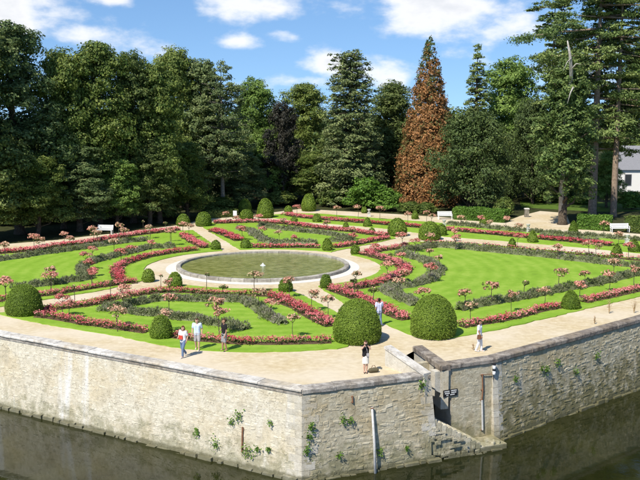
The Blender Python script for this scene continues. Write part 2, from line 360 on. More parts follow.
MT['flower'] = leaf_mat('flower', [(0.02, (0.48, 0.06, 0.075)), (0.28, (0.68, 0.16, 0.18)), (0.60, (0.74, 0.23, 0.24)), (0.97, (0.77, 0.34, 0.32))], transl=0.35, spec=0.1)
MT['flower_leaf'] = leaf_mat('flower_leaf', [(0.1, (0.035, 0.060, 0.016)), (0.55, (0.10, 0.125, 0.036)), (0.9, (0.20, 0.11, 0.06))], transl=0.2)
MT['blossom'] = leaf_mat('blossom', [(0.02, (0.66, 0.21, 0.19)), (0.40, (0.74, 0.37, 0.28)), (0.75, (0.77, 0.48, 0.34)), (0.97, (0.68, 0.52, 0.32))], transl=0.35, spec=0.1, objvar=0.5)
MT['rose_leaf'] = leaf_mat('rose_leaf', G((0.045, 0.070, 0.018), (0.10, 0.125, 0.036), (0.19, 0.19, 0.075), 1.1), transl=0.2)
MT['white'] = plain('white_paint', (0.74, 0.74, 0.72), 0.5, var=0.06)
MT['black'] = plain('black_metal', (0.018, 0.018, 0.02), 0.45)
MT['rust'] = plain('rusty_iron', (0.20, 0.10, 0.055), 0.9, var=0.35)
MT['pole'] = plain('weathered_pole', (0.46, 0.45, 0.43), 0.8, var=0.2)
MT['drift'] = plain('driftwood', (0.05, 0.038, 0.028), 0.9, var=0.3)
MT['foam'] = plain('water_foam', (0.82, 0.85, 0.85), 0.4)
MT['statue'] = plain('pale_stone', (0.52, 0.50, 0.45), 0.9, var=0.2)
MT['slate'] = plain('slate_roof', (0.20, 0.20, 0.215), 0.7, var=0.2)
MT['plaster'] = plain('white_plaster', (0.72, 0.70, 0.66), 0.9, var=0.06)
MT['glass'] = plain('dark_glass', (0.03, 0.035, 0.04), 0.1, spec=0.6)

# ------------------------------------------------------------------ ground, water, lawns
WATER_Z = -4.05
def poly_sheet(name, pts, z0, z1, mat, jitter=0.0, step=0.6, seed=0):
    """flat polygon with real edges from z0 up to z1; long edges are cut so the outline can wander a little"""
    rng = np.random.default_rng(seed); P = []
    for i in range(len(pts)):
        a = Vector(pts[i][:2]); b = Vector(pts[(i + 1) % len(pts)][:2]); n = max(1, min(160, int((b - a).length / step))) if jitter else 1
        for k in range(n):
            p = a.lerp(b, k / n)
            if jitter: p = p + Vector((rng.normal(0, jitter), rng.normal(0, jitter)))
            P.append(p)
    bm = bmesh.new()
    top = [bm.verts.new((p.x, p.y, z1)) for p in P]
    f = bm.faces.new(top); f.normal_update()
    if f.normal.z < 0: f.normal_flip()
    if z1 - z0 > 1e-6:
        bot = [bm.verts.new((p.x, p.y, z0)) for p in P]
        for i in range(len(P)):
            j = (i + 1) % len(P); bm.faces.new((top[i], top[j], bot[j], bot[i]))
        bmesh.ops.recalc_face_normals(bm, faces=bm.faces)
    bmesh.ops.triangulate(bm, faces=[q for q in bm.faces if len(q.verts) > 4])
    me = bpy.data.meshes.new(name); bm.to_mesh(me); bm.free(); me.materials.append(mat)
    return link(name, me)
def struct(o): o['kind'] = 'structure'; return o

# top outer edge of the river walls, read off the photograph
ZC = 0.28                                           # top of the coping
PL = at(0, 333.5, ZC); PC = at(302, 389.5, ZC); PS = at(430.5, 374, ZC)
PL2 = PC + (PL - PC) * 2.2                          # the left wall runs on past the picture
PR0 = at(414, 346, ZC); PR1 = at(441.5, 365.5, ZC); PR2 = at(497, 357.5, ZC); PR3 = at(640, 318.5, ZC)
PR4 = PR2 + (PR3 - PR2) * 3.2
PB = at(385, 366, 0.0)                              # far end of the stair parapet
def xy(p): return Vector((p.x, p.y))
def flat(*ps): return [(p.x, p.y) for p in ps]
inw = lambda a, b, d: (Vector((-(b - a).y, (b - a).x)).normalized()) * d
def inset(a, b, d):                                  # shift an edge to the garden side
    v = Vector(((b - a).x, (b - a).y)).normalized(); n = Vector((-v.y, v.x)) * d
    return Vector((a.x + n.x, a.y + n.y, 0)), Vector((b.x + n.x, b.y + n.y, 0))
gl = [PL2, PC, PS, PB + Vector((.35, .5, 0)), PR0, PR1, PR2, PR4]
struct(poly_sheet('gravel_ground', flat(*gl) + [(1500, PR4.y + 600), (1500, 2500), (-1500, 2500), (-1500, PL2.y + 600)], 0, 0, MT['gravel']))
struct(poly_sheet('river_water', [(-400, -60), (400, -60), (400, 240), (-400, 240)], 0, 0, MT['river'])).location.z = WATER_Z
struct(poly_sheet('river_bed', [(-1600, -200), (1600, -200), (1600, 2600), (-1600, 2600)], 0, 0, MT['forest'])).location.z = WATER_Z - 1.2

def px(*pts, z=0.05): return [at(u, v, z) for u, v in pts]
floor_edge = px((-160, 262), (-60, 250), (0, 244.5), (55, 240), (130, 231.5), (186, 224), (208, 217.5), (250, 215.5), (300, 208.8), (400, 214.3), (440, 217),
                (470, 219.5), (505, 222), (520, 216), (540, 211), (566, 213), (571, 226), (590, 230), (640, 234), (760, 244), z=0)
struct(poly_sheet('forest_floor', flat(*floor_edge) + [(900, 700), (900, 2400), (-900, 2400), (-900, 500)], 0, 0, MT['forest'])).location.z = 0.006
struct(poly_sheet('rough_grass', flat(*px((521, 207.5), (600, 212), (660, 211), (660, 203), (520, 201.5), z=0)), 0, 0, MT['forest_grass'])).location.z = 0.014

def ring_pts(a0, a1, r, n=24):
    return [Vector((POND[0] + r * math.sin(math.radians(a0 + (a1 - a0) * k / n)), POND[1] - r * math.cos(math.radians(a0 + (a1 - a0) * k / n)), 0)) for k in range(n + 1)]
def ring_ang(u, v):
    p = at(u, v, 0.05); return math.degrees(math.atan2(p.x - POND[0], -(p.y - POND[1])))
RG = 9.9                                             # outer radius of the gravel walk round the basin
aA0, aA1 = ring_ang(140, 279), ring_ang(220, 249.6)
aB0, aB1 = ring_ang(166, 286.5), ring_ang(284, 290)
aC0, aC1 = ring_ang(322, 287), ring_ang(354, 254.5)
aD0, aD1 = ring_ang(336, 250.6), ring_ang(240, 249.5)
if aA1 > aA0: aA1 -= 360
if aC1 < aC0: aC1 += 360
if aD1 < aD0: aD1 += 360
lawnA = ring_pts(aA1, aA0, RG) + px((137, 282), (100, 290.5), (37, 300.5), (-10, 308), (-110, 330), (-110, 268), (0, 253.5), (35, 250.5), (60, 247.5), (90, 243.5), (125, 237.5), (178, 230.6), (193, 230), (205, 238.5))
lawnB = ring_pts(aB0, aB1, RG) + px((301, 294), (322, 304.5), (339, 313.5), (350, 325), (355, 338), (348, 346), (337, 348.3), (300, 350.5), (265, 351.7), (230, 351.3), (200, 349.6), (170, 346.5), (140, 340), (100, 332.5), (52, 325), (14, 317.5), (-4, 313), (14, 311), (38, 307), (100, 297.3), (150, 288.6))
lawnC = ring_pts(aC0, aC1, RG) + px((362, 251.8), (378, 247.8), (400, 243.8), (412, 241.8), (441, 241.2), (500, 245.6), (600, 254.6), (640, 258.6), (780, 272), (760, 273), (640, 296), (600, 305.3), (500, 329), (462, 335.8), (439, 339.4), (420, 338), (400, 330.4), (383, 322.5), (345, 303.5))
lawnD = ring_pts(aD0, aD1, RG) + px((203, 227.2), (207, 222.8), (232, 221.4), (262, 221.4), (300, 224.4), (354, 230.4), (390, 234), (396, 238), (378, 242.3))
lawnE = px((268, 217), (275, 214.5), (290, 213), (320, 213.5), (400, 219.8), (500, 227), (600, 235.6), (640, 239), (780, 251), (780, 266), (640, 253), (588, 247.8), (500, 240.4), (445, 236.4), (388, 228.6), (354, 225.5), (300, 221.3))
for k, (nm, pl) in enumerate((('lawn_left', lawnA), ('lawn_front', lawnB), ('lawn_right', lawnC), ('lawn_back', lawnD), ('lawn_far', lawnE))):
    struct(poly_sheet(nm, flat(*pl), 0.0, 0.055, MT['grass'], jitter=0.045, step=0.38, seed=k))

# ------------------------------------------------------------------ pond basin
def build_pond():
    root = tag(empty('fountain_basin', (POND[0], POND[1], 0)), 'round stone-kerbed garden basin full of greenish water', 'fountain basin')
    n = 44; ro, ri, h = POND_R, POND_R - 0.36, 0.27; rng = np.random.default_rng(4)
    for k in range(n):
        a0 = 2 * math.pi * (k + 0.012) / n; a1 = 2 * math.pi * (k + 0.988) / n; V = []; hz = h + rng.uniform(-0.012, 0.012)
        for a in (a0, (a0 + a1) / 2, a1):
            for r, z in ((ro + .02, 0.0), (ro + .02, hz - 0.04), (ro - 0.03, hz), (ri + 0.03, hz), (ri, hz - 0.04), (ri, -0.3)):
                V.append((r * math.sin(a), r * math.cos(a), z))
        F = [(i * 6 + j, i * 6 + (j + 1) % 6, (i + 1) * 6 + (j + 1) % 6, (i + 1) * 6 + j) for i in range(2) for j in range(6)] + [tuple(range(6))[::-1], tuple(range(12, 18))]
        MB().add(V, F, t=rng.uniform(0, 1)).build('kerb_stone', MT['kerb'], root)
    return root
build_pond()
def disc(name, r0, r1, z, mat, n=96):
    V = []; F = []
    for k in range(n):
        a = 2 * math.pi * k / n
        V += [(r0 * math.sin(a), r0 * math.cos(a), 0), (r1 * math.sin(a), r1 * math.cos(a), 0)]
    for k in range(n):
        j = (k + 1) % n; F.append((2 * k, 2 * k + 1, 2 * j + 1, 2 * j))
    o = MB().add(V, F).build(name, mat); o.location = (POND[0], POND[1], z); return struct(o)
disc('pale_paving', POND_R + 0.02, POND_R + 0.88, 0.008, MT['pale_paving'])
disc('pond_water', 0.02, POND_R - 0.33, 0.10, MT['pondwater'])
def build_jet():
    rng = np.random.default_rng(8); p = at(263, 265.5, 0.1)
    root = tag(empty('water_jet', (p.x, p.y, 0.1)), 'small white bubbling water jet in the basin', 'fountain jet')
    m = MB(); m.lathe([(0.20, 0.0), (0.16, 0.10), (0.10, 0.24), (0.06, 0.38), (0.02, 0.46)], n=10)
    for k in range(70):
        a = rng.uniform(0, 6.28); r = abs(rng.normal(0, 0.22)); z = max(0.02, 0.4 * math.exp(-r * 5) + rng.uniform(-.08, .08))
        m.box((r * math.cos(a), r * math.sin(a), z), (0.05, 0.05, 0.05), rz=a)
    root.scale = (.5, .5, .5)
    m.build('spray', MT['foam'], root, True)['kind'] = 'stuff'
    f = MB(); f.lathe([(0.42, 0.004), (0.36, 0.02), (0.1, 0.03)], n=16); f.build('foam_patch', MT['foam'], root)
build_jet()

# ------------------------------------------------------------------ river walls
def stones_between(A, B, z_top, z_bot, batter, seed, hrange=(0.13, 0.26), wrange=(0.18, 0.5), depth=(0.01, 0.05), skip=0.2, joint=0.02, jit=0.02, hole=None):
    rng = np.random.default_rng(seed)
    A = Vector((A.x, A.y, 0)); B = Vector((B.x, B.y, 0)); d = (B - A); ln = d.length; d.normalize(); n = Vector((d.y, -d.x, 0))   # outwards, to the river
    V = []; F = []; T = []
    def P(s, z, out): return A + d * s + n * (batter * (z_top - z) / (z_top - z_bot) + out) + Vector((0, 0, z))
    V += [P(0, z_top + .10, 0), P(ln, z_top + .10, 0), P(ln, z_bot, 0), P(0, z_bot, 0)]; F.append((3, 2, 1, 0)); T += [0.35] * 4
    z = z_top - 0.03
    while z > WATER_Z - 0.25:
        h = rng.uniform(*hrange); s = rng.uniform(-0.3, 0); f1, f2 = rng.uniform(0, 6.28, 2)
        while s < ln:
            w = rng.uniform(*wrange); s0, s1 = max(s, 0.01), min(s + w - joint, ln - 0.01); s += w
            if s1 - s0 < 0.06 or rng.random() < skip: continue
            if hole and hole(0.5 * (s0 + s1), z - h / 2): continue
            dp = rng.uniform(*depth); t = float(np.clip(rng.normal(0.5, 0.24), 0, 1)); i0 = len(V); e = min(0.03, h * 0.18)
            j = lambda: rng.uniform(-jit, jit)
            for o_, q in ((-0.01, 0), (dp, e)):
                for ss, zz in ((s0 + q, z - h + joint + q), (s1 - q, z - h + joint + q), (s1 - q, z - q), (s0 + q, z - q)):
                    zz = min(z_top, zz + 0.035 * math.sin(ss * 1.1 + f1) + 0.025 * math.sin(ss * 2.7 + f2))
                    V.append(P(ss + j(), zz + j(), o_ + (rng.uniform(-.008, .008) if o_ > 0 else 0)))
            F += [(i0 + 4, i0 + 5, i0 + 6, i0 + 7), (i0, i0 + 1, i0 + 5, i0 + 4), (i0 + 1, i0 + 2, i0 + 6, i0 + 5), (i0 + 2, i0 + 3, i0 + 7, i0 + 6), (i0 + 3, i0, i0 + 4, i0 + 7)]
            T += [t] * 8
        z -= h
    return np.array([tuple(v) for v in V]), np.array(F), T
def face_part(parent, mat, *a, **k):
    V, F, T = stones_between(*a, **k)
    o = link('rubble_face', arr_mesh('rubble_face', V, F, mat, tint=T), parent); o['kind'] = 'stuff'; return o
def coping_run(parent, A, B, mat, seed, w=0.55, th=0.30, over=0.07, lrange=(0.7, 1.25), z=ZC, z2=None):
    rng = np.random.default_rng(seed); A = Vector((A.x, A.y, 0)); B = Vector((B.x, B.y, 0)); d = B - A; ln = d.length; d.normalize(); n = Vector((d.y, -d.x, 0)); s = 0
    while s < ln - 0.05:
        w_ = min(rng.uniform(*lrange), ln - s)
        if ln - s - w_ < 0.3: w_ = ln - s
        zz = z if z2 is None else z + (z2 - z) * (s + w_ / 2) / ln
        zz += rng.uniform(-0.012, 0.012); ov = over + rng.uniform(-0.015, 0.015); V = []; b = 0.025
        for ss in (s + 0.003, s + w_ - 0.003):
            for o_, z_ in ((-w, zz - th), (ov - 0.02, zz - th), (ov, zz - th + 0.03), (ov, zz - 0.05), (ov - 0.04, zz), (-w + 0.03, zz + 0.01), (-w, zz - 0.03)):
                p = A + d * ss + n * o_; V.append((p.x, p.y, z_ + rng.uniform(-.006, .006)))
        F = [(j, (j + 1) % 7, 7 + (j + 1) % 7, 7 + j) for j in range(7)] + [tuple(range(7))[::-1], tuple(range(7, 14))]
        MB().add(V, F, t=float(np.clip(rng.normal(0.5, 0.3), 0, 1))).build('coping_stone', mat, parent); s += w_
def quoins(parent, p, dirs, mat, seed, z_top, z_bot, batter, hr=(0.28, 0.42), strip=None):
    """dressed corner blocks laid long and short"""
    rng = np.random.default_rng(seed); z = z_top; k = 0
    (d1, n1), (d2, n2) = dirs
    while z > z_bot:
        h = rng.uniform(*hr); l1, l2 = ((0.75, 0.42), (0.42, 0.75))[k % 2] if not strip else (strip, strip); l1 *= rng.uniform(.85, 1.15); l2 *= rng.uniform(.85, 1.15); V = []
        for zz in (z - h + 0.015, z - 0.005):
            b = batter * (z_top - zz) / (z_top - z_bot) + 0.016
            # corner = meeting of the two outward-shifted faces
            cr = n1.x * n2.y - n1.y * n2.x
            ox = (b * n2.y - b * n1.y) / cr; oy = (n1.x * b - n2.x * b) / cr
            c = Vector((p.x + ox, p.y + oy, zz))
            V += [c, c + d1 * l1, c + d1 * l1 - n1 * 0.25, c - (n1 + n2).normalized() * 0.3, c + d2 * l2 - n2 * 0.25, c + d2 * l2]
        F = [(i, (i + 1) % 6, 6 + (i + 1) % 6, 6 + i) for i in range(6)] + [tuple(range(6))[::-1], tuple(range(6, 12))]
        MB().add(V, F, t=rng.uniform(0.2, 0.9)).build('corner_block', mat, parent); z -= h; k += 1
def dn(a, b):
    d = Vector((b.x - a.x, b.y - a.y, 0)).normalized(); return d, Vector((d.y, -d.x, 0))
ZB = WATER_Z - 0.6
wl = tag(empty('river_wall', (PC.x, PC.y, WATER_Z)), 'pale limestone river wall with light coping on the left', 'wall')
wf = tag(empty('river_wall', (PS.x, PS.y, WATER_Z)), 'short ochre river wall between the sharp corner and the stairs', 'wall')
ws = tag(empty('river_wall', (PR1.x, PR1.y, WATER_Z)), 'recessed river wall carrying the black sign above the stairs', 'wall')
wr = tag(empty('river_wall', (PR2.x, PR2.y, WATER_Z)), 'mossy river wall with dark coping on the right', 'wall')
for w in (wl, wf, ws, wr): w.location = (0, 0, 0)
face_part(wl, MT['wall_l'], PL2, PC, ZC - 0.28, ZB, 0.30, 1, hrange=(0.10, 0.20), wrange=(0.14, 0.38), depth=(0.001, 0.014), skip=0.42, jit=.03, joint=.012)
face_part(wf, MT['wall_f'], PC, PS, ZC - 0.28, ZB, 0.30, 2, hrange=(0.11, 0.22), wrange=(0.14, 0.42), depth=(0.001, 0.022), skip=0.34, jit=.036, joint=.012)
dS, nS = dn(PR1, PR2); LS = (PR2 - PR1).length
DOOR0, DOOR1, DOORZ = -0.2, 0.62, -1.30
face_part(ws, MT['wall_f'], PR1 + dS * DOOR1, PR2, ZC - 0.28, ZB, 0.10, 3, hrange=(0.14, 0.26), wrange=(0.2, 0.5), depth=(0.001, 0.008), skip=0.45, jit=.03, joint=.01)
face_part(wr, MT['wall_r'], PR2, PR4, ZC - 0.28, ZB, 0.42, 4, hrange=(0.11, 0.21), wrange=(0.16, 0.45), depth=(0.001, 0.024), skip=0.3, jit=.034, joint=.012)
# wall over the small doorway, its lintel, and the dark passage behind
m = MB()
p0 = PR1 + dS * -0.35 - nS * .03; p1 = PR1 + dS * (DOOR1 + 0.06) - nS * .03
def quad3(a, za, b, zb, z0a, z0b, back, t=0.5):
    q = nS * -back
    return [(a.x, a.y, z0a), (b.x, b.y, z0b), (b.x, b.y, zb), (a.x, a.y, za), (a.x + q.x, a.y + q.y, z0a), (b.x + q.x, b.y + q.y, z0b), (b.x + q.x, b.y + q.y, zb), (a.x + q.x, a.y + q.y, za)]
HX = [(0, 1, 2, 3), (7, 6, 5, 4), (0, 4, 5, 1), (1, 5, 6, 2), (2, 6, 7, 3), (3, 7, 4, 0)]
m.add(quad3(p0, -0.02, p1, -0.02, -0.95, -1.55, 0.5), HX, 0.6)
m.build('wall_over_doorway', MT['dressed'], ws)
m = MB(); e = PR1 + dS * (DOOR1 - 0.02) - nS * .02; m.add(quad3(e, -1.3, e + dS * 0.34, -1.1, ZB, ZB, 1.4), HX, 0.55); m.build('door_jamb', MT['dressed'], ws)
m = MB(); b0 = p0 - nS * 1.6; b1 = p1 - nS * 1.6; m.add(quad3(b0, 0, b1, 0, ZB, ZB, 0.3), HX, 0.2); m.build('passage_wall', MT['wall_f'], ws)
dA = (Vector((PL.x - PC.x, PL.y - PC.y, 0)).normalized(), dn(PL, PC)[1]); dB = (Vector((PS.x - PC.x, PS.y - PC.y, 0)).normalized(), dn(PC, PS)[1])
quoins(wl, PC, (dA, dB), MT['dressed'], 5, ZC - 0.30, ZB, 0.30)
dSa = (Vector((PC.x - PS.x, PC.y - PS.y, 0)).normalized(), dn(PC, PS)[1])
bk = Vector((PB.x - PS.x, PB.y - PS.y, 0)).normalized(); nbk = Vector((-bk.y, bk.x, 0))
if nbk.x < 0: nbk = -nbk
quoins(wf, PS, (dSa, (bk, nbk)), MT['dressed'], 6, ZC - 0.30, -2.5, 0.16)
quoins(wr, PR2, ((dn(PR2, PR3)[0], dn(PR2, PR3)[1]), (-dS, nS)), MT['dressed'], 7, ZC - 0.30, ZB, 0.40, hr=(0.32, 0.5), strip=.32)
coping_run(wl, PL2, PC, MT['coping'], 11, w=.62, th=.14, over=.09)
m = MB(); dW, nW = dn(PL2, PC); V = []
for q in (PL2, PC):
    for o_, z_ in ((-.3, -.02), (.035, -.02), (.035, .085), (-.3, .085)): V.append((q.x + nW.x * o_, q.y + nW.y * o_, z_))
m.add(V, [(0, 1, 5, 4), (1, 2, 6, 5), (2, 3, 7, 6), (3, 0, 4, 7)], .3); m.build('string_course', MT['coping_mid'], wl)
coping_run(wf, PC, PS, MT['coping_mid'], 12, w=.62, th=.24)
coping_run(ws, PR0, PR1, MT['coping_dark'], 13, w=0.5)
coping_run(ws, PR1, PR2, MT['coping_dark'], 14, w=0.6, th=.25)
coping_run(wr, PR2, PR4, MT['coping_dark'], 15, w=0.6, th=0.25)
# parapet that closes the stair head, rising away from the river
m = MB(); a = Vector((PS.x, PS.y, 0)) - nbk * 0.42; b = Vector((PB.x, PB.y, 0)); q = nbk * 0.40
m.add([(a.x, a.y, -0.3), (b.x, b.y, -0.3), (b.x, b.y, 0.92), (a.x, a.y, 0.26), (a.x + q.x, a.y + q.y, -4), (b.x + q.x, b.y + q.y, -1), (b.x + q.x, b.y + q.y, 0.92), (a.x + q.x, a.y + q.y, 0.26)], HX, 0.8)
m.build('stair_parapet', MT['dressed'], wf)
m = MB(); a2 = a - nbk * 0.05; b2 = b - nbk * 0.05 + bk * 0.05; q2 = nbk * 0.5
m.add([(a2.x, a2.y, 0.27), (b2.x, b2.y, 0.925), (b2.x, b2.y, 1.03), (a2.x, a2.y, 0.37), (a2.x + q2.x, a2.y + q2.y, 0.27), (b2.x + q2.x, b2.y + q2.y, 0.925), (b2.x + q2.x, b2.y + q2.y, 1.03), (a2.x + q2.x, a2.y + q2.y, 0.37)], HX, 0.75)
m.build('parapet_coping', MT['coping'], wf)
# side of the stair well under the right hand coping
m = MB(); a = PR0; b = PR1; dd, nn = dn(PR0, PR1)
m.add([(a.x, a.y, -2), (b.x, b.y, -2), (b.x, b.y, -0.01), (a.x, a.y, -0.01)] + [(v.x - nn.x * .4, v.y - nn.y * .4, z) for v, z in ((a, -2), (b, -2), (b, -0.01), (a, -0.01))], HX, 0.4); m.build('stair_well_wall', MT['dressed'], ws)

def footing(parent, A, B, out, mat, seed):
    """broken ledge of foundation stones at the waterline"""
    rng = np.random.default_rng(seed); d, n = dn(A, B); ln = (xy(B) - xy(A)).length; m = MB(); s = 0.0; rz = math.atan2(d.y, d.x); lev = 0.0
    while s < ln:
        w = rng.uniform(.25, .95); lev = 0.7 * lev + rng.normal(0, .045); p = A + d * (s + w / 2) + n * (out + rng.uniform(-.06, .05))
        if rng.random() > .12: m.box((p.x, p.y, WATER_Z - .12 + lev), (w - .03, rng.uniform(.22, .42), rng.uniform(.34, .50)), rz + rng.normal(0, .03), t=rng.uniform(.3, 1), jit=.035, rng=rng, taper=.9)
        s += w
    m.build('footing', mat, parent)['kind'] = 'stuff'
footing(wl, PL2, PC, .26, MT['wall_l'], 31); footing(wf, PC, PS, .26, MT['wall_f'], 32); footing(wr, PR2, PR4, .38, MT['wall_r'], 33)
def build_stairs():
    root = tag(empty('river_stairs', (0, 0, 0)), 'worn stone steps running down beside the wall to the water', 'stairs')
    dF, nF = dn(PC, PS); rng = np.random.default_rng(21)
    base = Vector((PS.x, PS.y, 0)) + nF * 0.12
    L_ = (PR2 - PS).dot(dF) - 0.25; n = 11; s0 = 0.02; z0 = -1.95; zl = WATER_Z + 0.26
    def back(s):            # distance from the outer face to the recessed wall
        p = base + dF * s; return max(0.3, (p - Vector((PR1.x, PR1.y, 0))).dot(nS) / nF.dot(nS))
    run = (L_ * 0.70) / n
    for k in range(n):
        z = z0 + (zl - z0) * (k + 0.5) / n; a = base + dF * (s0 + run * k); b = base + dF * (s0 + run * (k + 1) + 0.03 if k < n - 1 else L_)
        if k == n - 1: z = zl
        wa, wb = back(s0 + run * k) + 0.05, back(s0 + run * (k + 1)) + 0.05
        V = []
        for zz in (ZB, z + rng.uniform(-.015, .015)):
            for p_, o_ in ((a, 0), (b, 0), (b, -wb), (a, -wa)): V.append((p_.x + nF.x * o_, p_.y + nF.y * o_, zz))
        MB().add(V, [(0, 3, 2, 1), (4, 5, 6, 7), (0, 1, 5, 4), (1, 2, 6, 5), (2, 3, 7, 6), (3, 0, 4, 7)], t=rng.uniform(.5, 1)).build('step', MT['wall_f'], root)
    # rubble of the side face
    V, F, T = stones_between(base + nF * 0.05, base + nF * 0.05 + dF * (L_ - 0.05), z0 - 0.2, ZB, 0.12, 22, depth=(.001, .012), hrange=(.11, .22), wrange=(.14, .4), jit=.035, joint=.012, skip=.35, hole=lambda s, z: z > z0 + (zl - z0) * min(1, (s / (L_ * 0.70))) - 0.22)
    F = F[1:]; o = link('rubble_face', arr_mesh('rubble_face', V, F, MT['wall_f'], tint=T), root); o['kind'] = 'stuff'
    footing(root, base, base + dF * (L_ - .1), .06, MT['wall_f'], 34)
    for k in range(4):
        s = L_ * rng.uniform(0.72, 0.98); p = base + dF * s - nF * rng.uniform(0.15, 0.7)
        MB().box((p.x, p.y, zl + 0.04), (rng.uniform(.15, .32), rng.uniform(.12, .25), .16), rng.uniform(0, 3), t=rng.uniform(.4, 1), jit=.03, rng=rng, taper=.75).build('loose_stone', MT['wall_f'], root)
build_stairs()

# ------------------------------------------------------------------ foliage tools
def leaves(C, Nn, size, rng, aspect=0.6, bend=0.25):
    n = len(C); size = np.broadcast_to(np.asarray(size, dtype=float), (n,))[:, None]
    T = unit(np.cross(Nn, rng.normal(size=(n, 3)))); B = np.cross(Nn, T)
    up = Nn * size * bend
    V = np.stack([C + T * size, C + B * size * aspect + up, C - T * size, C - B * size * aspect + up], 1).reshape(-1, 3)
    return V, np.arange(4 * n).reshape(n, 4)
def blades(C, D, length, width, rng):
    """thin upright slivers along D"""
    n = len(C); S = unit(np.cross(D, rng.normal(size=(n, 3)))); L_ = np.broadcast_to(length, (n,))[:, None]; w = np.broadcast_to(width, (n,))[:, None]
    V = np.stack([C - S * w, C + S * w, C + S * w * 0.5 + D * L_, C - S * w * 0.5 + D * L_], 1).reshape(-1, 3)
    return V, np.arange(4 * n).reshape(n, 4)
def cat(parts):
    """join (V, F, tint per face, material index) quads"""
    Vs, Fs, Ts, Ms = [], [], [], []; o = 0
    for V, F, t, m in parts:
        Vs.append(V); Fs.append(F + o); o += len(V); Ts.append(np.repeat(np.broadcast_to(t, (len(F),)), 4) if len(V) == 4 * len(F) else np.broadcast_to(t, (len(V),))); Ms.append(np.full(len(F), m))
    return np.concatenate(Vs), np.concatenate(Fs), np.concatenate(Ts), np.concatenate(Ms)
def sphere_dirs(n, rng, zmin=-1.0):
    z = rng.uniform(zmin, 1, n); a = rng.uniform(0, 2 * np.pi, n); r = np.sqrt(1 - z * z); return np.stack([r * np.cos(a), r * np.sin(a), z], 1)
def fbm3(P, f, seed=0.0):
    """cheap smooth pseudo-noise in about -1..1"""
    x, y, z = P[:, 0] * f + seed, P[:, 1] * f + seed * 1.7, P[:, 2] * f - seed
    return (np.sin(x * 1.3 + np.sin(y * 1.7 + z)) + np.sin(y * 1.1 + np.sin(z * 1.9 + x * .7)) + np.sin(z * 1.5 + np.sin(x * 1.3 + y * .5))) / 3

# ------------------------------------------------------------------ clipped box domes
def topiary(u, vb, wpx, hpx, label, seed, shape='dome', group='clipped box topiary in the garden'):
    rng = np.random.default_rng(seed); p = at(u, vb, 0.05); R = wpx / 2 * m_per_px(p.y); p.y += R * 0.75
    R = wpx / 2 * p.y / F_PX; H = max(R * 1.2, hpx * p.y / F_PX * 1.0 - R * 0.06)
    root = tag(empty('topiary_bush', p, rng.uniform(0, 6)), label, 'topiary', group)
    q = {'dome': 2.5, 'egg': 2.1, 'cone': 1.55}[shape]
    def surf(n):
        d = sphere_dirs(n, rng, -0.25); z = (d[:, 2] + 0.25) / 1.25
        bulge = np.where(z < 0.22, 0.90 + 0.10 * np.sin(z / 0.22 * np.pi / 2), 1.0)
        zz = z; rad = np.power(np.maximum(1 - np.power(zz, q), 0), 1 / 2.1 if shape != 'cone' else 0.62) * bulge
        a = np.arctan2(d[:, 1], d[:, 0]); P = np.stack([np.cos(a) * rad * R, np.sin(a) * rad * R, zz * H], 1)
        w = 1 + 0.030 * fbm3(P, 2.2 / max(R, .4), seed) + 0.014 * fbm3(P, 6.5 / max(R, .4), seed + 3); P[:, :2] *= w[:, None]
        Nn = unit(np.stack([P[:, 0], P[:, 1], (P[:, 2] - H * 0.35) * 1.1], 1)); return P, Nn
    # inner body
    m = MB(); prof = []
    for k in range(9):
        z = k / 8; prof.append((max(0.02, R * 0.93 * max(1 - z ** q, 0) ** (1 / 2.1 if shape != 'cone' else 0.62) * (0.9 if k == 0 else 1)), z * H * 0.96))
    m.lathe(prof, n=20, t=0.25); m.build('inner_foliage', MT['leaf_box'], root, True)
    area = 2 * math.pi * R * H + math.pi * R * R; s = 0.036 if p.y < 62 else (0.052 if p.y < 80 else 0.075)
    n = int(min(18000, area * 1.0 / (s * s) * 0.85)); P, Nn = surf(n)
    t = np.clip(0.5 + 0.12 * fbm3(P, 5.0, seed) + 0.16 * fbm3(P, 1.7, seed + 9) + rng.normal(0, 0.15, n), 0, 1)
    P = P + Nn * rng.normal(0, 0.018, n)[:, None]
    V, F = leaves(P, unit(Nn + rng.normal(0, 0.42, (n, 3))), s * rng.uniform(0.7, 1.25, n), rng, 0.62)
    k = int(n * 0.10); P2, N2 = surf(k)      # unclipped sprigs
    V2, F2 = blades(P2, unit(N2 + rng.normal(0, .4, (k, 3))), rng.uniform(.05, .11, k), 0.014, rng)
    V, F, T, _ = cat([(V, F, t, 0), (V2, F2, np.clip(rng.normal(.75, .15, k), 0, 1), 0)])
    link('clipped_leaves', arr_mesh('clipped_leaves', V, F, MT['leaf_box'], tint=T), root)
    return root

# ------------------------------------------------------------------ ribbons of planting
def resample(P, step):
    P = [np.array(p[:2]) for p in P]
    # Catmull-Rom smoothing
    Q = []
    for i in range(len(P) - 1):
        p0, p1, p2, p3 = P[max(i - 1, 0)], P[i], P[i + 1], P[min(i + 2, len(P) - 1)]
        for k in range(8):
            t = k / 8; Q.append(0.5 * ((2 * p1) + (-p0 + p2) * t + (2 * p0 - 5 * p1 + 4 * p2 - p3) * t * t + (-p0 + 3 * p1 - 3 * p2 + p3) * t ** 3))
    Q.append(P[-1]); Q = np.array(Q); seg = np.linalg.norm(np.diff(Q, axis=0), axis=1); s = np.concatenate([[0], np.cumsum(seg)])
    n = max(2, int(s[-1] / step)); si = np.linspace(0, s[-1], n + 1)
    X = np.stack([np.interp(si, s, Q[:, 0]), np.interp(si, s, Q[:, 1])], 1); T = np.gradient(X, axis=0); T = T / np.maximum(np.linalg.norm(T, axis=1, keepdims=True), 1e-9)
    return X, T, s[-1]
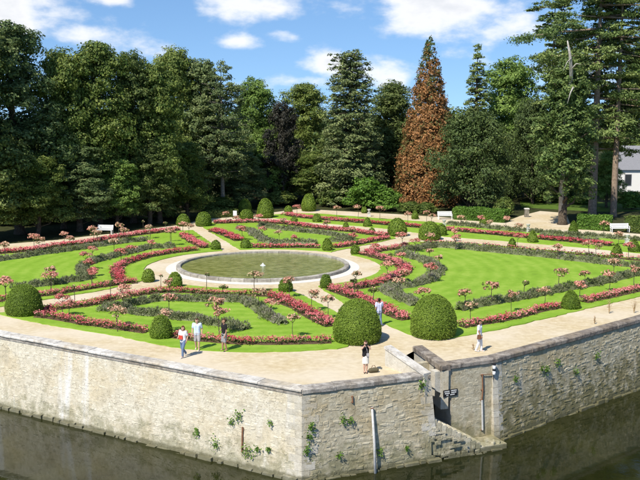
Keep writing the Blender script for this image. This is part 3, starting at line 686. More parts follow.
def ribbon_grid(X, T, w, hfun, nw=6, z0=0.058, wob=0.06, seed=0):
    """mounded strip: returns verts, quads"""
    Nr = np.stack([-T[:, 1], T[:, 0]], 1); V = []; n = len(X); rng = np.random.default_rng(seed)
    wv = w * (1 + rng.normal(0, wob, n))
    for k in range(nw + 1):
        c = (k / nw - 0.5) * 2; h = hfun(c); V.append(np.concatenate([X + Nr * (c * wv / 2)[:, None], np.full((n, 1), z0) + h * (0.85 + rng.uniform(0, .3, (n, 1)))], 1))
    V = np.stack(V, 1).reshape(-1, 3); m = nw + 1
    F = [(i * m + k, i * m + k + 1, (i + 1) * m + k + 1, (i + 1) * m + k) for i in range(n - 1) for k in range(nw)]
    return V, np.array(F)
def along(X, T, w, n, rng, spread=1.0):
    i = (np.arange(n) + rng.uniform(0, 1, n)) / n * (len(X) - 1.001); k = i.astype(int); f = (i - k)[:, None]; Xc = X[k] * (1 - f) + X[k + 1] * f; Tc = T[k]
    c = np.clip(rng.normal(0, 0.45, n), -1, 1) * 0.5 + rng.uniform(-.5, .5, n) * 0.5; c = np.clip(c, -.5, .5) * spread
    return Xc + np.stack([-Tc[:, 1], Tc[:, 0]], 1) * (c * w)[:, None], c * 2
def flower_bed(pts, label, seed, w=0.95, dens=1.0, bright=0.0, soil=True, h=0.30, fl=1.0):
    rng = np.random.default_rng(seed + 500); X, T, ln = resample([at(u, v, 0.2) for u, v in pts], 0.45)
    far = np.linalg.norm(X.mean(0)) > 85
    V0, F0 = ribbon_grid(X, T, w * .86, lambda c: 0.05 * (1 - c * c) + (-0.02 if abs(c) > .99 else 0), 4, seed=seed)
    parts = [(V0, F0, 0.5, 0)]
    np_ = int(ln * w * 15 * dens); C, c = along(X, T, w * 0.80, np_, rng)              # plants
    drop = rng.random(np_) < 0.10 + 0.25 * (np.sin(C[:, 0] * 2.3 + seed) * np.sin(C[:, 1] * 1.9) > .72); C = C[~drop]; c = c[~drop]; np_ = len(C)
    hp = h * rng.uniform(0.65, 1.2, np_) * (1 - 0.25 * c * c); tone = np.clip(rng.normal(0.42 + bright, 0.22, np_), 0, 1)
    tone = np.clip(tone + 0.20 * np.sin(C[:, 0] * 0.9 + C[:, 1] * 0.7 + seed), 0, 1)
    nl, nf = (13, int(9.5 * fl)) if not far else (9, int(7 * fl))
    s = 1.0 if not far else 1.35
    Cl = np.repeat(C, nl, 0) + rng.normal(0, 0.10, (np_ * nl, 2)); zl = 0.08 + rng.uniform(0, .85, np_ * nl) * np.repeat(hp, nl)
    Pl = np.concatenate([Cl, zl[:, None]], 1); V1, F1 = leaves(Pl, unit(rng.normal(0, 1, (len(Pl), 3)) + [0, 0, .8]), 0.060 * s * rng.uniform(.7, 1.3, len(Pl)), rng)
    Cf = np.repeat(C, nf, 0) + rng.normal(0, 0.105, (np_ * nf, 2)); zf = 0.09 + rng.uniform(.70, 1.22, np_ * nf) * np.repeat(hp, nf)
    Pf = np.concatenate([Cf, zf[:, None]], 1); V2, F2 = leaves(Pf, unit(rng.normal(0, .7, (len(Pf), 3)) + [0, -.2, .9]), 0.046 * s * rng.uniform(.7, 1.35, len(Pf)), rng, .85)
    parts += [(V1, F1, np.clip(rng.normal(.5, .25, len(F1)), 0, 1), 1), (V2, F2, np.clip(np.repeat(tone, nf) + rng.normal(0, .13, len(F2)), 0, 1), 2)]
    V, F, tt, mi = cat(parts)
    return tag(link('flower_bed', arr_mesh('flower_bed', V, F, [MT['soil'], MT['flower_leaf'], MT['flower']], tint=tt, midx=mi)), label, 'flower bed', kind='stuff')
def lavender(pts, label, seed, w=1.15, h=0.62, dens=1.0):
    rng = np.random.default_rng(seed + 900); X, T, ln = resample([at(u, v, 0.32) for u, v in pts], 0.4); far = np.linalg.norm(X.mean(0)) > 88
    V0, F0 = ribbon_grid(X, T, w * 0.55, lambda c: h * 0.34 * (1 - abs(c) ** 2.4), 6, wob=0.10, seed=seed)
    n0 = int(ln * 3.2) + 2; C0, _ = along(X, T, w * 0.55, n0, rng)                       # round plants along the row
    k = (125 if not far else 70); n = n0 * k; rr = rng.uniform(.34, .52, n0) * (w / 1.15); hh = h * rng.uniform(.75, 1.12, n0)
    d = sphere_dirs(n, rng, 0.0); B = np.concatenate([np.repeat(C0, k, 0), np.full((n, 1), 0.08)], 1) + d * np.stack([np.repeat(rr, k) * .72] * 2 + [np.repeat(hh, k) * .68], 1)
    D = unit(d * [1, 1, .7] + [0, 0, .55] + rng.normal(0, .16, (n, 3))); tone = np.repeat(np.clip(rng.normal(.42, .14, n0), 0, 1), k)
    s = 1.0 if not far else 1.5
    V1, F1 = blades(B - D * 0.06, D, rng.uniform(.10, .21, n), 0.019 * s, rng)
    nb = n // 2; ii = rng.integers(0, n, nb); V2, F2 = leaves(B[ii] + rng.normal(0, .05, (nb, 3)), unit(d[ii] + rng.normal(0, .5, (nb, 3))), 0.06 * s, rng, .5)
    purple = (rng.random(n) < 0.22) * 0.42
    V, F, tt, mi = cat([(V0, F0, 0.3, 0), (V1, F1, np.clip(tone + purple + rng.normal(0, .12, n), 0, 1), 0), (V2, F2, np.clip(tone[ii] + rng.normal(-.05, .12, nb), 0, 1), 0)])
    return tag(link('lavender_hedge', arr_mesh('lavender_hedge', V, F, [MT['lavender']], tint=tt)), label, 'lavender hedge', kind='stuff')

flower_bed([(-20, 302.5), (6, 298), (34, 294.5), (52, 292.5), (75, 289), (94, 286), (108, 284), (122, 281.5), (136, 280)], 'red flower ribbon along the front edge of the left lawn', 1)
flower_bed([(121, 280), (117, 274), (117, 268), (125, 262), (138, 258), (155, 254), (174, 251), (196, 248.3)], 'crescent of red flowers round the left side of the basin', 2, w=1.3)
flower_bed([(183, 234.5), (189, 238), (195, 241.7), (206, 246.5)], 'short red flower ribbon ending at the left lawn behind the basin', 3, w=1.3)
flower_bed([(-30, 255), (0, 251.7), (31, 249), (52, 245.6), (88, 241.3), (111, 237.7), (131, 234), (158, 231), (178, 228.6)], 'long red flower ribbon before the dark trees at left', 4, w=1.6)
flower_bed([(36, 314), (52, 315.5), (63, 317.3), (75, 319.6), (88, 321.7), (108, 324.3), (128, 327.2), (147, 329.8)], 'red flower ribbon between the left corner dome and the small dome', 5, w=1.0)
flower_bed([(172, 333.5), (192, 336.8), (208, 337.8), (219, 338.8), (238, 340.3), (270, 340.8), (300, 340.2), (331, 339.5)], 'red flower ribbon behind the three walkers', 6, w=1.0)
flower_bed([(40, 311), (52, 307.6), (64, 305.8), (83, 303.6), (100, 300.5), (123, 295), (147, 291.8), (166, 289.6), (185, 290)], 'red flower ribbon along the diagonal path at front left', 7, w=1.15)
flower_bed([(186, 290.2), (209, 292), (231, 292.8), (252, 293.3), (272, 294)], 'thin red flower ribbon in front of the basin', 8, w=0.9)
flower_bed([(272, 294), (281, 297), (288, 301.3), (301, 307), (313, 314), (324, 319.5), (333, 324)], 'red flower ribbon left of the path by the big front dome', 9, w=1.5, bright=.1)
flower_bed([(331, 286.5), (342, 290.3), (355, 295), (368, 300.6), (384, 307.6), (395, 312.7), (409, 317.5)], 'thick red flower ribbon running down to the right front dome', 10, w=1.6, bright=.1)
flower_bed([(345, 286.5), (360, 285.3), (373, 282.8), (384, 279.5), (397, 274.2), (406, 269), (400, 263.4), (390, 259.3), (377, 255.5), (365, 252.3)], 'crescent of red flowers round the right side of the basin', 11, w=1.6, bright=.05)
flower_bed([(365, 252.3), (376, 250), (392, 247.6), (408, 244.3)], 'red flower ribbon beside the path leaving the basin at back right', 12, w=1.3)
flower_bed([(461, 324.7), (475, 322.2), (500, 318.2), (520, 314), (540, 308.6), (560, 305)], 'red flower ribbon left of the small dome by the right wall path', 13, w=1.0, bright=.1)
flower_bed([(583, 300), (600, 296.7), (615, 293.4), (640, 287.6), (680, 279)], 'red flower ribbon right of the small dome by the right wall path', 14, w=1.1, bright=.1)
flower_bed([(420, 241.8), (441, 242), (470, 243.8), (500, 246.4), (540, 249.8), (600, 255), (640, 258.8), (690, 263)], 'brownish low flower ribbon along the cross path at right', 15, w=1.0, dens=.55, fl=.45)
flower_bed([(214, 222), (231, 221.6), (256, 221), (273, 222), (288, 223), (300, 224.6), (320, 227.3), (353, 230.4), (370, 232.8), (388, 234.7)], 'red flower ribbon along the cross path behind the basin', 16, w=1.5)
flower_bed([(214, 229.5), (227, 234), (240, 239.5)], 'deep red flower strip right of the path behind the basin', 17, w=1.6, bright=-.05)
flower_bed([(252, 245.8), (275, 246), (300, 246), (320, 246.3)], 'thin red flower ribbon just behind the basin', 18, w=1.0)
flower_bed([(334, 246.3), (352, 243.8), (370, 240.2), (388, 237)], 'red flower ribbon along the path at the back right of the basin', 19, w=1.2)
flower_bed([(286, 213.6), (300, 216), (322, 218.2), (344, 220), (384, 223.2), (408, 225.2), (447, 228.6), (500, 233.6), (540, 237.4), (563, 239.4), (600, 243), (612, 244.3)], 'long red flower ribbon in the far lawn at back right', 20, w=1.5)

lavender([(-20, 260.5), (0, 257.8), (44, 251.3), (67, 248.3), (82, 246), (100, 243.6), (124, 240.2), (147, 238)], 'grey lavender row along the back of the left lawn', 1)
lavender([(82, 271), (83, 264), (90, 260.5), (100, 257.6), (113, 254), (136, 248.6), (152, 245.6), (175, 244.6)], 'curved lavender row left of the basin', 2, w=1.4)
lavender([(15, 285), (32, 283), (44, 282.2), (62, 279.3), (88, 275.8), (84, 270)], 'lavender row across the front of the left lawn', 3, w=1.2)
lavender([(103, 307.5), (116, 304.6), (130, 308.4), (144, 310.6), (157, 311), (175, 314.2), (194, 316), (210, 319), (231, 323), (246, 325.5)], 'lavender row ending behind the walker in black', 4, w=1.3)
lavender([(122, 302), (130, 300.4), (142, 299.3), (155, 296.8), (178, 296), (200, 297), (219, 297.3), (240, 297.3), (248, 299), (256, 305), (266, 311.5), (275, 316.5), (284, 319.5)], 'lavender row bending down in front of the basin', 5, w=1.35)
lavender([(399, 252), (410, 254), (423, 258), (433, 263.4), (437.5, 268.5), (435, 273.8), (426, 278.6), (412, 282.6), (399, 284.4), (386, 287.2), (392, 291.6), (404, 296), (416, 302)], 'serpentine lavender row on the right lawn', 6, w=1.5, h=.68)
lavender([(405, 248), (418, 246.6), (430, 244.6)], 'short lavender clump beside the two big back domes', 7, w=1.5)
lavender([(459, 306.6), (470, 304), (481, 301.8), (500, 298.4), (520, 295), (547, 289.8), (566, 286.4), (588, 282.4), (600, 280.2), (628, 273.6), (660, 266)], 'long lavender row across the front of the right lawn', 8, w=1.3, h=.7)
lavender([(425, 244.2), (452, 245), (500, 249.8), (539, 253.4), (592, 259.4), (628, 263.2), (680, 268.6)], 'long lavender row along the back of the right lawn', 9, w=1.4, h=.7)
lavender([(237, 226.8), (252, 230), (259, 235), (269, 240.4), (284, 240.8), (300, 240.8), (316, 241.4)], 'lavender row turning a corner on the back lawn', 10, w=1.4)
lavender([(259, 223.8), (278, 226.8), (300, 229), (325, 232), (344, 235), (350, 237.4), (340, 238.6), (330, 239.2)], 'lavender row hooked round the back lawn at right', 11, w=1.5)
lavender([(447, 222.2), (480, 225), (500, 227.2), (540, 230.4), (600, 235), (640, 238.2), (690, 242)], 'dark lavender row along the far gravel walk', 12, w=1.2, h=.6)
lavender([(541, 234.4), (570, 236.8), (600, 239.4)], 'short lavender row in the far lawn at right', 13, w=1.0, h=.5)

DOMES = [(20, 316.5, 37, 31, 'large clipped dome at the left corner of the gravel walk', 'dome'),
 (160, 339, 22.5, 23, 'small clipped dome next to the walker in the white top', 'dome'),
 (358, 344.5, 49, 44, 'largest clipped dome, behind the woman taking a photograph', 'dome'),
 (435.5, 339, 47.5, 43, 'large clipped dome at the front tip of the right lawn', 'dome'),
 (572.5, 309.5, 20, 19, 'pointed clipped dome by the path above the right wall', 'cone'),
 (147.5, 282, 13, 13, 'small clipped ball left of the basin at the path mouth', 'dome'),
 (174.3, 287.3, 14.5, 15, 'small clipped ball just in front of the basin at left', 'dome'),
 (285.5, 292, 14.5, 13.5, 'small clipped ball in front of the basin, left of the path', 'dome'),
 (326, 288.4, 12, 14, 'small clipped ball in front of the basin, right of the path', 'dome'),
 (355.5, 254.3, 9.5, 9.5, 'small clipped ball right of the basin at the path mouth', 'dome'),
 (327.3, 250.8, 10, 12.6, 'yellowish clipped ball behind the basin at right', 'dome'),
 (245.3, 248.4, 10, 10, 'small clipped ball behind the basin, right of the left path', 'dome'),
 (215.5, 249.8, 10, 9.5, 'small clipped ball behind the basin, left of the left path', 'dome'),
 (182.5, 226, 14, 12, 'clipped dome on the left of the back path end', 'egg'),
 (203, 226.4, 16, 14.5, 'clipped dome on the right of the back path end', 'dome'),
 (244.5, 213, 14, 14, 'rounded clipped egg near the white notice board', 'egg'),
 (246, 219.5, 14, 10, 'low clipped bush in front of the rounded egg', 'dome'),
 (265, 218, 17, 19.5, 'tall clipped egg left of the small dark ball', 'egg'),
 (288.3, 213.4, 8, 7.5, 'small dark ball between the two tall clipped eggs', 'dome'),
 (308.7, 211.2, 15, 17.5, 'tall clipped egg furthest back against the trees', 'egg'),
 (294, 224, 8, 7, 'small clipped ball by the cross path behind the basin', 'dome'),
 (317, 222.2, 9, 8.5, 'squarish clipped bush in the far lawn near the tall egg', 'dome'),
 (346, 229.4, 7, 7.5, 'yellow-green clipped cone on the cross path edge', 'cone'),
 (367.7, 226.6, 9, 9, 'clipped bush in the far lawn left of the two big domes', 'cone'),
 (397.8, 236.3, 19.5, 18, 'left of the two big domes at the back right crossing', 'dome'),
 (430.5, 240.2, 22.5, 18.5, 'right of the two big domes at the back right crossing', 'dome'),
 (442, 235.6, 11, 11.5, 'small dome half hidden behind the right back dome', 'dome'),
 (372, 233.4, 6.5, 5.5, 'tiny grey-green clipped ball at the cross path edge', 'dome'),
 (415.3, 219, 7.5, 8.5, 'light green clipped bush by the far gravel walk', 'cone'),
 (484.5, 224, 9, 8.6, 'light green clipped bush in front of the long far hedge', 'cone'),
 (533.5, 242.6, 11, 12, 'clipped cone in the far lawn near the stone urn', 'cone'),
 (512.7, 246.8, 8.5, 8.5, 'dark clipped bush at the front of the cross path', 'cone'),
 (574.2, 232.4, 9.5, 11.5, 'clipped cone near the foot of the big tree trunk', 'cone'),
 (618, 257, 12, 13, 'pointed clipped cone on the cross path at far right', 'cone'),
 (635.5, 252.2, 12, 13, 'clipped cone at the right picture edge in the far lawn', 'cone'),
 (364.3, 213, 5.5, 6, 'tiny clipped ball on the far gravel walk', 'dome')]
for k, (u, v, w, h, lb, sh) in enumerate(DOMES): topiary(u, v, w, h, lb, 40 + k, sh)

# ------------------------------------------------------------------ standard roses
def rose_proto(seed, H, R, kind):
    rng = np.random.default_rng(seed + 3000); parts = {}
    m = MB(); bx_, by_ = rng.normal(0, .03, 2)
    m.tube([(0, 0, -0.02), (bx_, by_, H * .45), (bx_ * .4, by_ * .4, H - R * .35)], [0.026, 0.022, 0.018], 6)
    for k in range(6):
        a = rng.uniform(0, 6.28); m.tube([(bx_ * .5, by_ * .5, H - R * .6), (R * .5 * math.cos(a), R * .5 * math.sin(a), H - R * .1)], [0.013, 0.006], 5)
    parts['stem'] = m.mesh('stem', MT['bark'])
    fl = {'peach': 135, 'red': 190, 'green': 8, 'bare': 4}[kind]; nl = {'peach': 150, 'red': 120, 'green': 130, 'bare': 36}[kind]
    nc = 9; cl = sphere_dirs(nc, rng, -.2) * R * .66 * [1, 1, .40] + [0, 0, H]; cl = cl + rng.normal(0, R * .12, (nc, 3))
    def cloud(n, rad, up):
        i = rng.integers(0, nc, n); d = sphere_dirs(n, rng, up); P = cl[i] + d * (R * .42 * rng.uniform(.55, 1.05, n))[:, None] * [1, 1, .6]; return P, d
    P, d = cloud(nl, 1, -1); V, F = leaves(P, unit(d + rng.normal(0, .6, (nl, 3))), 0.062 * rng.uniform(.7, 1.3, nl), rng); parts['leaves'] = arr_mesh('leaves', V, F, MT['rose_leaf'], tint=np.repeat(np.clip(rng.normal(.5, .25, nl), 0, 1), 4))
    P, d = cloud(fl, 1.05, -.3); P = P + d * .03; V, F = leaves(P, unit(d + rng.normal(0, .4, (fl, 3))), 0.060 * rng.uniform(.7, 1.3, fl), rng, .9)
    base = .22 if kind == 'red' else .62
    parts['blossoms'] = arr_mesh('blossoms', V, F, MT['blossom'], tint=np.repeat(np.clip(rng.normal(base, .22, fl), 0, 1), 4))
    return parts
RP = {'p': [rose_proto(k, 1.12 + .06 * k, .42 + .05 * (k % 3), 'peach') for k in range(4)], 'r': [rose_proto(10 + k, 1.0 + .08 * k, .44 + .05 * k, 'red') for k in range(3)],
      'g': [rose_proto(20 + k, 0.95 + .1 * k, .3, 'green') for k in range(2)], 'b': [rose_proto(30 + k, 1.3, .18, 'bare') for k in range(2)]}
ORD = ['first', 'second', 'third', 'fourth', 'fifth', 'sixth', 'seventh', 'eighth', 'ninth', 'tenth', 'eleventh', 'twelfth', 'thirteenth', 'fourteenth', 'fifteenth', 'sixteenth']
ROSES = [('along the back of the left lawn', [(4.7, 247, 'p'), (33.6, 238.5, 'r'), (39, 243.5, 'p'), (64, 234, 'r'), (70, 239, 'p'), (93, 232, 'p'), (97, 236, 'p'), (119, 229.5, 'p'), (123.5, 232.8, 'p'), (143, 224, 'b'), (150, 229, 'p'), (165.6, 224, 'g'), (183, 226, 'p'), (189, 228.5, 'p')]),
 ('in the curved lavender left of the basin', [(86, 258, 'r'), (89, 264.5, 'r'), (91.5, 271.5, 'r'), (92.5, 250.5, 'r'), (114, 245, 'p'), (121, 252.5, 'r'), (132, 249, 'r'), (151.5, 242, 'r'), (170, 231.5, 'p'), (171, 235.5, 'p')]),
 ('along the front lavender of the left lawn', [(5, 279.5, 'p'), (5, 286, 'r'), (50, 279.5, 'r'), (51, 273, 'p'), (92, 273.5, 'r')]),
 ('in the front lawn left of the small dome', [(62.5, 301, 'r'), (69, 303.5, 'r'), (74, 290.5, 'b'), (111, 288, 'b'), (115.6, 309.5, 'p'), (117, 315, 'p'), (123, 292, 'r'), (123, 298.5, 'p')]),
 ('between the basin and the walkers', [(161, 279.5, 'b'), (167, 315, 'p'), (169, 285, 'p'), (169, 301.5, 'p'), (207, 281, 'b'), (216.5, 308, 'p'), (219, 318, 'p'), (222.7, 285.5, 'g'), (254.8, 278.5, 'p'), (258.6, 296, 'p'), (271, 304.5, 'r'), (289, 283.5, 'p'), (293, 320.5, 'p'), (311.7, 296, 'p'), (328, 303.5, 'p')]),
 ('around the crescent of flowers right of the basin', [(354, 281.7, 'g'), (356, 275.5, 'p'), (374, 291.5, 'g'), (375, 246, 'r'), (387, 268, 'r'), (391, 255, 'g'), (400, 282.5, 'p'), (402, 255.5, 'r'), (404.5, 273.5, 'p')]),
 ('in the serpentine lavender of the right lawn', [(402, 237.5, 'r'), (415, 241.5, 'r'), (422.5, 293, 'r'), (429.5, 251, 'p'), (430, 237, 'p'), (430.5, 269.5, 'r'), (439, 259.5, 'p')]),
 ('along the front lavender of the right lawn', [(465, 296, 'p'), (471, 306.5, 'p'), (491.5, 290, 'p'), (511.7, 296.7, 'p'), (525, 283.4, 'g'), (545, 291.5, 'p'), (559, 276.5, 'p'), (580.5, 284.5, 'r'), (585, 274, 'p'), (609.5, 278, 'p'), (614, 267, 'p'), (634.5, 274, 'p')]),
 ('on the back lawn behind the basin', [(226, 215, 'p'), (237, 219, 'p'), (242, 230.5, 'r'), (258.6, 219, 'r'), (262.5, 229, 'r'), (279, 233, 'p'), (284, 221.5, 'p'), (294, 237, 'r'), (327, 224.4, 'p'), (351.6, 230, 'r'), (353, 235, 'r')]),
 ('along the far gravel walk before the hedges', [(297, 208, 'r'), (336.7, 209.5, 'p'), (358, 209.8, 'p'), (380, 211.5, 'p'), (408, 216.8, 'p'), (426.6, 213.8, 'p'), (432, 218, 'p'), (461, 221, 'p'), (481, 218.3, 'r'), (490, 223, 'p'), (506, 221, 'r'), (519.5, 227.5, 'p'), (604, 227, 'p'), (619, 234.5, 'p')]),
 ('beside the cross path at back right', [(454.7, 231.5, 'r'), (455.5, 239.5, 'r'), (518, 237, 'r'), (558, 248, 'p'), (588.5, 246, 'p'), (596, 248.5, 'p'), (629, 247.5, 'r')])]
def place_rose(u, v, kind, label, idx):
    rng = np.random.default_rng(7000 + idx); pr = RP[kind][idx % len(RP[kind])]; p = at(u, v, 1.05)
    root = tag(empty('standard_rose', (p.x, p.y, 0.05), rng.uniform(0, 6.28)), label, 'rose tree', 'standard roses in the garden')
    s = rng.uniform(.88, 1.14); root.scale = (s * rng.uniform(.9, 1.15), s * rng.uniform(.9, 1.15), s)
    for nm in ('stem', 'leaves', 'blossoms'): link(nm, pr[nm], root)
idx = 0
for desc, row in ROSES:
    for i, (u, v, kd) in enumerate(sorted(row)):
        word = {'p': 'peach', 'r': 'pink', 'g': 'leafy', 'b': 'bare'}[kd]
        place_rose(u, v, kd, f'standard rose {ORD[i]} from left {desc}, {word}', idx); idx += 1

# ------------------------------------------------------------------ trees (unit prototypes, metres)
def limb(m, a, b, r0, r1, rng, n=5, sag=0.0):
    a = Vector(a); b = Vector(b); P = []
    for k in range(n + 1):
        t = k / n; p = a.lerp(b, t); w = math.sin(t * math.pi) * (b - a).length * 0.05
        P.append(p + Vector((rng.normal(0, w), rng.normal(0, w), -sag * t * t)))
    m.tube(P, [r0 + (r1 - r0) * k / n for k in range(n + 1)], 7)
def lobe_leaves(lobes, n, size, rng, zflat=0.8, clump=0.30, sub=26, up=0.5, inner=0.12):
    """leaf faces in clumps spread over the shells of several lobes"""
    r2 = np.array([l[3] ** 2 for l in lobes]); cnt = np.maximum(1, (sub * len(lobes) * r2 / r2.sum()).astype(int))
    cc, cd, cr = [], [], []
    for l, k in zip(lobes, cnt):
        d = sphere_dirs(k, rng, -0.75); rad = l[3] * rng.uniform(.72, 1.06, k)
        cc.append(np.array(l[:3]) + d * rad[:, None] * [1, 1, zflat]); cd.append(d); cr.append(np.full(k, l[3] * clump) * rng.uniform(.6, 1.35, k))
    cc, cd, cr = np.concatenate(cc), np.concatenate(cd), np.concatenate(cr); ct = np.clip(rng.normal(.48, .15, len(cc)), 0, 1)
    w = cr ** 2 / (cr ** 2).sum(); i = rng.choice(len(cc), n, p=w)
    g = rng.normal(0, 1, (n, 3)); g = g / np.maximum(1, np.linalg.norm(g, axis=1, keepdims=True) / 1.5)
    P = cc[i] + g * cr[i][:, None] * [.75, .75, .48]
    q = rng.random(n) < inner; lb = np.array([l[:4] for l in lobes]); j = rng.integers(0, len(lobes), n)
    P[q] = lb[j[q], :3] + sphere_dirs(int(q.sum()), rng) * (lb[j[q], 3] * rng.uniform(.2, .7, int(q.sum())))[:, None]
    Nn = unit(cd[i] * .7 + g * .35 + np.array([0, 0, up]) + rng.normal(0, .36, (n, 3)))
    V, F = leaves(P, Nn, size * (.5 + 1.25 * rng.random(n) ** 1.6), rng, .62)
    return V, F, np.repeat(np.clip(ct[i] + rng.normal(0, .16, n), 0, 1), 4)
def broadleaf(seed, H, R, zb, leafm, barkm, nlobe=26, n=24000, size=0.20, top=0.85, trunk=None, lr=(.26, .42), clump=.30, zflat=.8, sub=26, low=.26):
    rng = np.random.default_rng(seed); lobes = []; m = MB(); tr = trunk or H * .018
    lean = rng.normal(0, .25, 2); m.tube([(0, 0, -.3), (0, 0, .5), (lean[0] * .5, lean[1] * .5, zb), (lean[0], lean[1], H * .62), (lean[0] * 1.3, lean[1] * 1.3, H * .86)], [tr * 1.7, tr * 1.15, tr, tr * .6, tr * .2], 9)
    for k in range(nlobe):
        t = (k + rng.uniform(.1, .9)) / nlobe; pr = R * (math.sin(math.pi * (low + (.93 - low) * t ** top)) ** .70); a = k * 2.39996 + rng.uniform(-.5, .5)
        rr = pr * rng.uniform(.35, .72); l = R * rng.uniform(*lr) * (1.0 - .22 * t); z = zb + l * .7 + t * (H - zb - l * 1.6)
        lobes.append((rr * math.cos(a) + lean[0] * t, rr * math.sin(a) + lean[1] * t, z, l))
        if k % 2 == 0: limb(m, (lean[0] * t * .8, lean[1] * t * .8, max(zb * .7, z - l * 1.4 - rr * .3)), lobes[-1][:3], tr * .38, tr * .08, rng)
    lobes += [(lean[0] * q, lean[1] * q, zb + q * (H - zb), R * .36) for q in (.28, .45, .6, .74)]; lobes.append((lean[0], lean[1], H - R * .30, R * .30)); lobes.append((lean[0] + R * .3, lean[1] - R * .1, H - R * .5, R * .32)); lobes.append((lean[0] - R * .32, lean[1] - R * .1, H - R * .55, R * .32))
    V, F, T = lobe_leaves(lobes, n, size, rng, sub=sub, clump=clump, zflat=zflat)
    return {'trunk': m.mesh('trunk', barkm, True), 'crown': arr_mesh('crown', V, F, leafm, tint=T)}
def conifer(seed, H, R, zb, leafm, barkm, skipdir=None, n=26000, size=.17, levels=22, per=5, power=.8, droop=.25, thick=.22, trunk=None, gap=0.12, rise=0.0, minr=.12, plate=.34, profile=None, twist=.7, rag=(.65, 1.12)):
    """tiers of flat foliage plates on whorled limbs"""
    rng = np.random.default_rng(seed); m = MB(); tr = trunk or H * .016
    m.tube([(0, 0, -.3), (0, 0, .6), (0, 0, H * .5), (0, 0, H * .97)], [tr * 1.5, tr * 1.1, tr * .7, tr * .08], 9)
    B = []
    for k in range(levels):
        t = (k + rng.uniform(0, .8)) / levels; z = zb + t * (H - zb); pr = profile(t) if profile else max(minr, (1 - t) ** power)
        for j in range(per):
            if rng.random() < gap: continue
            a = 6.283 * j / per + k * twist + rng.uniform(-.4, .4)
            if skipdir is not None and math.cos(a - skipdir) > .62 and rng.random() < .8: continue
            ln = R * pr * rng.uniform(*rag)
            B.append((z + rng.uniform(-.3, .3), a, max(ln, .5)))
    L2 = np.array([b[2] ** 1.6 for b in B]); cnt = (n * L2 / L2.sum()).astype(int) + 6; Vs, Fs, Ts = [], [], []; o = 0
    for (z, a, ln), c in zip(B, cnt):
        dr = ln * droop * rng.uniform(.5, 1.4); ca, sa = math.cos(a), math.sin(a); ri = ln * rise
        e = (ca * ln, sa * ln, z + ri - dr)
        if ln > R * .25: limb(m, (0, 0, z - .2), (ca * ln * .85, sa * ln * .85, z + ri - dr * .7), tr * .30 * min(1, ln / R + .2), .03, rng, 4)
        ns = max(3, int(ln * 1.5)); tt = rng.uniform(.12, 1, ns) ** .8; lat = rng.normal(0, .5, ns) * plate * ln * (1.05 - .6 * tt) * .9    # tufts on the plate
        cx = np.stack([tt * ln, lat, ri * tt - dr * tt ** 2 + rng.normal(0, thick * .5, ns)], 1); cr = rng.uniform(.35, .75, ns) * (0.5 + ln / R * .6) * R / 6.0
        i = rng.integers(0, ns, c); g = rng.normal(0, .6, (c, 3)); q = cx[i] + g * cr[i][:, None] * [1, 1, thick]
        P = np.stack([q[:, 0] * ca - q[:, 1] * sa, q[:, 0] * sa + q[:, 1] * ca, q[:, 2] + z], 1)
        Nn = unit(np.array([ca * .35, sa * .35, .9]) + rng.normal(0, .45, (c, 3))); V, F = leaves(P, Nn, size * rng.uniform(.6, 1.4, c), rng, .42)
        Vs.append(V); Fs.append(F + o); o += len(V); bt = rng.normal(.48, .12); Ts.append(np.repeat(np.clip(bt + rng.normal(0, .15, c) - g[:, 2] * -.06, 0, 1), 4))
    return {'trunk': m.mesh('trunk', barkm, True), 'crown': arr_mesh('crown', np.concatenate(Vs), np.concatenate(Fs), leafm, tint=np.concatenate(Ts))}
def column_conifer(seed, H, R, zb, leafm, barkm, n=56000, size=.17, bronze=True):
    """dense pointed cone of upswept sprays, turned orange-brown except near the tip and in patches"""
    rng = np.random.default_rng(seed); m = MB(); m.tube([(0, 0, -.3), (0, 0, 1), (0, 0, H * .9)], [.55, .42, .06], 9)
    nc = 2200; t = 1 - np.sqrt(rng.uniform(0.0004, 1, nc)); a = rng.uniform(0, 6.283, nc)
    prof = lambda t: R * np.power(np.maximum(1 - t, 0), .78) * (1 - .10 * np.exp(-t * 14))
    rr = prof(t) * np.where(rng.random(nc) < .25, rng.uniform(.25, .75, nc), rng.uniform(.78, 1.06, nc)); C = np.stack([rr * np.cos(a), rr * np.sin(a), zb + t * (H - zb)], 1); cr = (.30 + .55 * (1 - t)) * rng.uniform(.7, 1.35, nc)
    org = np.clip(.72 + .16 * fbm3(C, .9, seed) + rng.normal(0, .17, nc) - 2.2 * np.clip(t - .72, 0, 1) - .22 * np.clip(-np.cos(a) - .5, 0, 1), .02, 1) if bronze else np.clip(rng.normal(.4, .15, nc), 0, 1)
    w = cr ** 1.1; w /= w.sum(); i = rng.choice(nc, n, p=w); g = rng.normal(0, .42, (n, 3)); P = C[i] + g * cr[i][:, None] * [.85, .85, 1.1]
    out = unit(np.stack([np.cos(a[i]), np.sin(a[i]), np.full(n, .3)], 1)); V, F = leaves(P, unit(out + rng.normal(0, .55, (n, 3))), size * rng.uniform(.6, 1.4, n), rng, .5)
    T = np.repeat(np.clip(org[i] + rng.normal(0, .12, n), 0, 1), 4)
    return {'trunk': m.mesh('trunk', barkm, True), 'crown': arr_mesh('crown', V, F, leafm, tint=T)}
P_ = {}
P_['oak'] = broadleaf(101, 22, 7.0, 2.6, MT['leaf_mid'], MT['bark'], n=52000, size=.148, nlobe=30, sub=34, clump=.26)
P_['oak2'] = broadleaf(102, 24, 6.6, 2.4, MT['leaf_dark'], MT['bark'], n=52000, size=.148, nlobe=34, sub=34, clump=.26)
P_['lime'] = broadleaf(103, 22, 6.2, 2.6, MT['leaf_mid'], MT['bark'], n=46000, size=.145, nlobe=38, lr=(.22, .36), sub=30)
